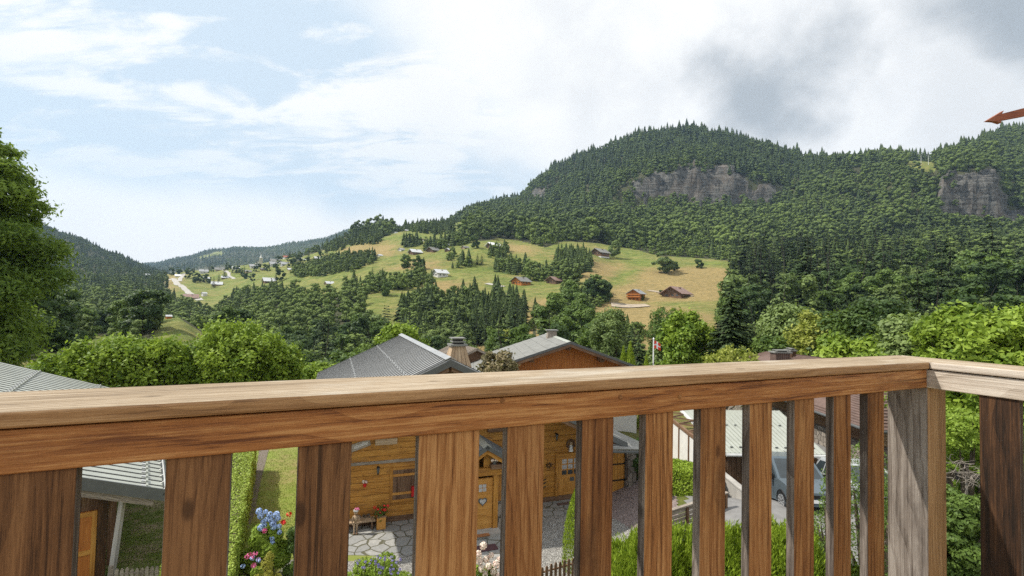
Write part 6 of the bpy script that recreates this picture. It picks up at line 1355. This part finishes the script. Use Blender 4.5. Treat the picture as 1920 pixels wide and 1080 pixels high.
# ------------------------------------------------------------------ houses on the slopes and the village
def hill_houses():
    WR, DW, OW, CW = WHITE_R, BROWN_WOOD, ORANGE_WOOD, CHIM_WOOD; GR, SL, RR, ML = flat('sunlit_sheet_roof', (.50, .51, .52), .5, .1), LAUZE, flat('brick_red_roof', (.33, .12, .08), .7, .15), METAL_ROOF
    BR = flat('rusty_brown_roof', (.26, .17, .14), .6, .2, .6)
    H = [ # px, base py, width px, turn, wall, roof, height ratio, label
     (740, 438, 7, 40, WR, ML, .34, 'tiny pale hut on the meadow skyline'), (760, 427, 8, 60, DW, GR, .34, 'little barn among the skyline trees'), (792, 452, 10, 40, WR, BR, .34, 'small red-roofed house high on the slope'), (749, 471, 13, 30, WR, ML, .34, 'small white gabled house left on the high meadow'),
     (770, 477, 24, 55, DW, GR, .30, 'broad grey-roofed farm in the middle of the high meadow'), (806, 473, 25, 35, DW, SL, .24, 'long low brown farm under the hillside trees'), (832, 462, 17, 60, CW, GR, .30, 'light-roofed chalet above the long low farm'), (838, 472, 14, 20, DW, GR, .38, 'dark square chalet right of the long low farm'),
     (868, 467, 14, 45, CW, SL, .32, 'brown chalet between the farm group and the white-roofed farm'), (917, 466, 26, 55, DW, WHITE, .34, 'dark farm with a bright white roof below the forest'), (709, 481, 10, 30, WR, GR, .34, 'small white house beside a lone dark conifer'), (653, 505, 17, 55, WR, GR, .42, 'white house with grey roof left of the slope'),
     (816, 519, 28, 55, WR, GR, .42, 'white and brown farmhouse above the mixed grove'), (707, 534, 22, 50, DW, GR, .28, 'brown hut with pale roof above the gorge wood'), (745, 538, 17, 50, OW, GR, .24, 'low hut with whitish roof right of the brown hut'), (905, 405, 11, 60, CW, GR, .3, 'small house up at the forest saddle'),
     (1117, 479, 33, 50, DW, SL, .27, 'dark farmhouse at the top of the green meadow'), (968, 534, 34, 40, ORANGE_WOOD, SL, .32, 'orange-brown chalet with slate-grey roof by the spruce stand'), (1033, 532, 30, 40, DW, BR, .34, 'dark chalet with brown roof, right of the orange-brown one'),
     (1188, 563, 33, 30, OW, ML, .60, 'new three-storey orange chalet on its gravel platform'), (1259, 558, 52, 40, DW, BR, .26, 'long dark barn with rusty roof beside the hay field'),
     (329, 519, 11, 70, WR, WHITE, .3, 'white-roofed hall at the start of the village road'), (398, 536, 20, 70, CW, GR, .24, 'low grey-roofed barn on the village meadow'), (379, 556, 9, 20, WR, GR, 1.0, 'narrow white tower-like house by the village road'), (495, 531, 26, 55, DW, GR, .26, 'dark farm with grey roof below the church meadow'),
     (611, 535, 17, 45, CW, GR, .34, 'brown gabled house at the edge of the slope wood'), (416, 523, 14, 70, DW, GR, .26, 'dark barn with silvery roof behind two conifers'), (382, 524, 12, 70, DW, GR, .26, 'small dark barn left of the silvery-roofed one'), (375, 513, 16, 70, WR, ML, .40, 'pale house left in the village'),
     (404, 509, 16, 70, CW, SL, .35, 'brownish house in the village centre-left'), (417, 507, 12, 60, WR, SL, .35, 'house right of the brownish village house'), (436, 506, 14, 60, WR, GR, .34, 'pale house where the village road bends'), (469, 503, 16, 60, WR, ML, .38, 'pale house below the church, left'), (507, 500, 20, 60, WR, ML, .38, 'broad pale house below the church, right'),
     (527, 500, 18, 55, WR, ML, .42, 'white gabled house right of the church'), (532, 486, 12, 60, WR, RR, .5, 'village house with bright red roof'), (555, 489, 12, 60, WR, GR, .4, 'white house right of the red-roofed one'), (569, 489, 7, 60, WR, GR, .4, 'tiny white house right in the village'), (590, 488, 15, 55, CW, GR, .36, 'brown-grey house at the village right end'),
     (636, 482, 14, 55, DW, GR, .36, 'dark chalet right above the village'), (540, 508, 12, 60, CW, GR, .3, 'small house at the right foot of the church meadow'), (460, 512, 12, 60, CW, SL, .34, 'small brown house at the left foot of the church meadow'), (489, 507, 10, 50, DW, SL, .34, 'small dark house right below the church'),
     (508, 493, 18, 60, WR, SL, .3, 'long roofed house behind the church, right'), (346, 561, 26, 60, CW, BR, .2, 'low red-brown roofed building by the valley road'), (311, 598, 11, 40, OW, GR, .7, 'little red hut on top of the grassy knoll'), (268, 520, 12, 30, WR, GR, .5, 'white building at the valley edge behind the dark grove')]
    for px, pb, wp, turn, wm, rm, hr, lb in H:
        q = hit(px, pb); w_ = wp/920*q[1]; fr = frame(-turn*.62-18, q); c = w_*.74; zb = -w_*.14; ze = w_*hr*.66; zr = ze+c*.30
        wins = [('f', c*k, ze*.35, c*.12, ze*.3) for k in (-.25, .05, .28)] if wp >= 14 and px != 346 else []
        if wp >= 14: wins += [('r', c*k, ze*.35, c*.12, ze*.3) for k in (.25, .6)]
        if px == 1188: wins = [('f', c*k, ze*zk, c*.11, ze*.15) for zk in (.1, .42, .74) for k in (-.3, 0, .3)] + [('r', c*k, ze*zk, c*.11, ze*.15) for zk in (.15, .5) for k in (.2, .5, .8)]
        kw = dict(windows=wins, over=c*.12, th=w_*.02, label=lb, cat='barn' if 'barn' in lb or 'hut' in lb else 'house', group='buildings on the far slopes', base=WHITE_R if wm in (DW, OW) and wp > 20 else None, baseh=w_*.08)
        r = gabled('barn' if 'barn' in lb or 'hut' in lb else 'hillside_house', fr, -c/2, c/2, 0, c*1.05, zb, ze, zr, wm, rm, chim=(c*.15, c*.6, w_*.05, w_*.06, DW) if wp >= 14 else None, door=None, **kw)
        if px == 1188:
            for zk in (.40, .72): b = MB(); b.box(fr, -c*.55, c*.55, -c*.12, -.02, ze*zk, ze*zk+.25, OW); b.box(fr, -c*.55, c*.55, -c*.13, -c*.125, ze*zk+.3, ze*zk+1.0, OW); b.build('balcony', r)
hill_houses()
def church():
    q = hit(489, 497); s = q[1]/920; fr = frame(30, q); root = empty('church', q, label='village church with tall bell tower and onion spire above the roofs', cat='church')
    m = MB(); h = 13*s; w_ = 5*s/2; m.box(fr, -w_, w_, -w_, w_, -2, h, flat('church_stone', (.50, .47, .36), .85, .08, .5), gc=''); m.build('tower', root)
    m = MB(); m.box(fr, -w_*1.15, w_*1.15, -w_*1.15, w_*1.15, h+.01, h+.5, WHITE_R, gc='')
    for r0, r1, z0, z1 in ((1.2, .95, .5, 1.6*s), (.95, .35, 1.6*s, 3.2*s), (.35, .55, 3.2*s, 4.2*s), (.55, .25, 4.2*s, 5.2*s), (.25, .04, 5.2*s, 9*s)): m.tube(W(fr, 0, 0, h+z0), W(fr, 0, 0, h+z1), w_*r0, w_*r1, GOLD, 10)
    m.build('spire', root, smooth=False); a = frame(30, q)
    m = MB(); pen = [(-w_*3.6, -2), (-w_*.9-.2, -2), (-w_*.9-.2, 4.5*s), (-w_*2.2, 7*s), (-w_*3.6, 4.5*s)]; m.prism([W(a, x, -w_*.5, z) for x, z in pen], a[2]*9*s, WHITE_R); m.build('nave', root)
    m = MB()
    for sg in (-1, 1): roof_sheet(m, a, -w_*2.2+(.01 if sg > 0 else 0), 7.2*s, -w_*2.2+sg*w_*1.5, 4.4*s, -w_*.7, 9.5*s-w_*.5, METAL_LIGHT, .3, 0)
    m.build('nave_roof', root)
    for z in (.55, .80): o = MB(); f = (W(fr, 0, -w_, h*z), fr[1], -fr[2], fr[3]); o.box(f, -w_*.25, w_*.25, .01, .1, 0, h*.12, GLASS_D); o.build('belfry_opening', root)
church()
def ribbon(name, pts, wd, m, kind='structure', lift=.35, **k):
    pts = [hit(*p) for p in pts]; C = []
    for a, b in zip(pts[:-1], pts[1:]):
        n = max(2, int(np.linalg.norm((b-a)[:2])/4))
        for i in range(n): C.append((a+(b-a)*i/n)[:2])
    C.append(pts[-1][:2]); C = np.array(C)
    for it in range(6): C[1:-1] = (C[:-2]+C[1:-1]*2+C[2:])/4
    d = np.gradient(C, axis=0); d /= np.linalg.norm(d, axis=1, keepdims=True); nrm = np.stack([-d[:, 1], d[:, 0]], 1); V = []; K = 5
    for i in range(len(C)):
        for j in range(K): p = C[i]+nrm[i]*(j/(K-1)-.5)*wd*(1+.12*math.sin(i*.7)); V.append((p[0], p[1], float(ground(p[0], p[1]))+lift))
    Fq = [(i*K+j, i*K+j+1, (i+1)*K+j+1, (i+1)*K+j) for i in range(len(C)-1) for j in range(K-1)]
    link(name, rawmesh(name, V, Fq, [m], smooth=True, gc=V), kind=kind, **k)
ROAD = flat('pale_road', (.38, .36, .32), .9, .06, .1); EARTH = flat('bare_earth', (.34, .28, .21), .95, .2, .3)
ribbon('valley_road', [(320, 523), (330, 530), (345, 541), (356, 551), (376, 563)], 7, ROAD)
ribbon('village_road', [(336, 528), (338, 522), (345, 513)], 6, ROAD); ribbon('village_road', [(440, 523), (428, 518), (430, 512), (420, 508)], 4, ROAD)
ribbon('gravel_platform', [(1146, 572), (1165, 574), (1190, 575), (1214, 573)], 11, EARTH, lift=.5); ribbon('field_track', [(1214, 545), (1238, 548), (1262, 553), (1300, 556)], 4, EARTH); ribbon('field_track', [(912, 532), (928, 536), (945, 538)], 5, ROAD)
for px, lb in ((1727, 'left of two thin white masts on the bare ridge notch'), (1741, 'right of two thin white masts on the bare ridge notch')):
    q = hit(px, 309, 500, 1200); m = MB(); m.tube(q-[0, 0, 1], q+[0, 0, 17], .35, .2, WHITE, 6); m.tube(q+[-1.2, 0, 16.5], q+[1.2, 0, 16.5], .18, .18, WHITE, 4); tag(m.build('mast'), lb, 'mast', 'masts on the ridge')
# ------------------------------------------------------------------ the balcony
RC = P(1743, 678.5, 1.83); FR = frame(90-64.82, RC)
def plank(name, poly, z0, z1, along, top, side, parent, bevel=.004, sidemap=None, **k):
    """poly in (s,t) of the railing frame, extruded z0..z1; along = 's' or 't' is the grain"""
    m = MB(); of = m.off(); n = len(poly)
    g = (lambda s, t, z: (s+of[0], t+of[1], z+of[2])) if along == 's' else (lambda s, t, z: (t+of[0], s+of[1], z+of[2]))
    if along == 'z': g = lambda s, t, z: (z+of[0], s+of[1], t+of[2])
    m.face([W(FR, s, t, z1) for s, t in poly], top, [g(s, t, z1) for s, t in poly]); pr = list(reversed(poly)); m.face([W(FR, s, t, z0) for s, t in pr], side, [g(s, t, z0) for s, t in pr])
    for i in range(n):
        (s0, t0), (s1, t1) = poly[i], poly[(i+1) % n]; mt = (sidemap or {}).get(i, side)
        m.face([W(FR, s0, t0, z0), W(FR, s1, t1, z0), W(FR, s1, t1, z1), W(FR, s0, t0, z1)], mt, [g(s0, t0, z0), g(s1, t1, z0), g(s1, t1, z1), g(s0, t0, z1)])
    o = m.build(name, parent, **k)
    me = o.data; import bmesh; b = bmesh.new(); b.from_mesh(me); bmesh.ops.remove_doubles(b, verts=b.verts, dist=1e-5); b.to_mesh(me); b.free()
    if bevel: md = o.modifiers.new('b', 'BEVEL'); md.width = bevel; md.segments = 2
    return o
def balcony():
    root = empty('balcony_railing', W(FR, 0, 0, -1.05), label='weathered larch balcony railing with wide plank cap and upright boards', cat='railing')
    plank('handrail', [(-4.6, 0), (0, 0), (.2, .2), (-4.6, .2)], -.0268, 0, 's', WOOD_TOP, WOOD_CAPSIDE, root, .005)
    plank('handrail', [(.0015, -3.2), (.2, -3.2), (.2, .1975), (.0015, -.001)], -.0268, .0004, 't', WOOD_TOP, WOOD_PALE, root, .005)
    plank('top_rail', [(-4.6, .010), (.004, .010), (.004, .075), (-4.6, .075)], -.0975, -.0300, 's', WOOD_IN, WOOD_IN, root, .003)
    plank('top_rail', [(.010, -3.2), (.075, -3.2), (.075, .075), (.010, .075)], -.0985, -.0305, 't', WOOD_PALE, WOOD_PALE, root, .003)
    # corner post, its outer side bleached
    plank('corner_post', [(.012, .012), (.142, .012), (.142, .148), (.012, .148)], -1.25, -.0990, 'z', WOOD_POST, WOOD_CAPSIDE, root, .004, {3: WOOD_POST, 2: WOOD_POST, 1: WOOD_GREY})
    for i, (a, b) in enumerate(((-62, 142), (308, 431), (556, 657), (782, 897), (948.5, 1019), (1089, 1149), (1209, 1261.5), (1312.5, 1360.6), (1405, 1447.5), (1489.5, 1527), (1563.5, 1596), (1627.5, 1658.5))):
        s0 = onplane(FR, .018, a, 930)[0]; s1 = onplane(FR, .018, b, 930)[0]
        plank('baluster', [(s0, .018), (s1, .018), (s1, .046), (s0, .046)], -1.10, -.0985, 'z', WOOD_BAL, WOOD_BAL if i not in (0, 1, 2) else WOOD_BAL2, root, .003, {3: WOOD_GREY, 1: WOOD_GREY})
    fs = (FR[0], FR[2], FR[1], FR[3])
    def on_s(px, py): return onplane(fs, .018, px, py)[0]
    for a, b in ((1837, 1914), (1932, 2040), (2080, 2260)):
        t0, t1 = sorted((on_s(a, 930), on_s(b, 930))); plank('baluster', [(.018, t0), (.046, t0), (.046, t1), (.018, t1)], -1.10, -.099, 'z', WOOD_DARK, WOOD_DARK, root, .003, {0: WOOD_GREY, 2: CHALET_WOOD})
    for px, py in ((1163, 744.5), (1274.5, 743.8), (942, 751)):
        s, z = onplane(FR, .010, px, py); m = MB(); m.tube(W(FR, s, .013, z-RC[2]) if False else np.array(FR[0]+FR[1]*s+FR[2]*.013+FR[3]*z), np.array(FR[0]+FR[1]*s+FR[2]*.0088+FR[3]*z), .0062, .0058, WOOD_BAL, 18); m.build('wooden_plug', root)
    # low rails out of sight that tie the boards together
    plank('bottom_rail', [(-4.6, .0475), (.010, .0475), (.010, .085), (-4.6, .085)], -1.02, -.93, 's', WOOD_IN, WOOD_IN, root, .003)
    m = MB()
    for i in range(18): m.box(FR, -4.7, .3, -2.9+i*.16, -2.9+i*.16+.154, -1.22, -1.18, WOOD_TOP)
    for s in (-4.4, -2.2, .05): m.box(FR, s-.05, s+.05, -2.9, .12, -1.42, -1.2205, BROWN_WOOD)
    tag(m.build('balcony_floor'), kind='structure')
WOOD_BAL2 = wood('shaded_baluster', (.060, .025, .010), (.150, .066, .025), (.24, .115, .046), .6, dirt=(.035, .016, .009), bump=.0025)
balcony()
def arrow():
    Y = 2.6; pts = [(1851, 226), (1865, 217.5), (1882.5, 207), (1879, 213), (1920, 202.5), (2110, 158), (2110, 174), (1920, 217.5), (1877.5, 225.5), (1877.5, 230.5), (1866, 227)]
    root = empty('wooden_arrow', P(2080, 170, Y), label='reddish carved wooden arrow pointing left at the top right edge', cat='arrow')
    o = MB(); o.prism([P(x, y, Y) for x, y in pts], (0, .022, 0), mat('x', None) if False else ARROW); o.build('board', root, bevel=.001)
    q = P(2080, 170, Y); r = MB(); r.tube(q+[0, .03, -1.9+.0], q+[0, .03, .12], .012, .012, BLACK, 8); r.build('rod', root)
ARROW = wood('red_stained_wood', (.12, .03, .015), (.27, .07, .028), (.36, .12, .05), .5, k=2.5, bump=.001, dirt=(.45, .25, .15))
arrow()
# ------------------------------------------------------------------ the air over the valley
def haze():
    me = bpy.data.meshes.new('haze'); x0, x1, y0, y1, z0, z1 = -7150, 7150, -460, 5000, -260, 1150
    me.from_pydata([(x, y, z) for z in (z0, z1) for x, y in ((x0, y0), (x1, y0), (x1, y1), (x0, y1))], [], [(3, 2, 1, 0), (4, 5, 6, 7), (0, 1, 5, 4), (1, 2, 6, 5), (2, 3, 7, 6), (3, 0, 4, 7)])
    m = bpy.data.materials.new('air'); m.use_nodes = True; nt = m.node_tree; nt.nodes.clear(); o = nod(nt, 'ShaderNodeOutputMaterial'); v = nod(nt, 'ShaderNodeVolumePrincipled')
    v.inputs['Color'].default_value = (.52, .74, 1, 1); v.inputs['Density'].default_value = 7.5e-5; v.inputs['Anisotropy'].default_value = .2
    nt.links.new(v.outputs[0], o.inputs['Volume']); me.materials.append(m); link('haze', me, kind='stuff', label='thin blue haze of the valley air', cat='haze')
haze()
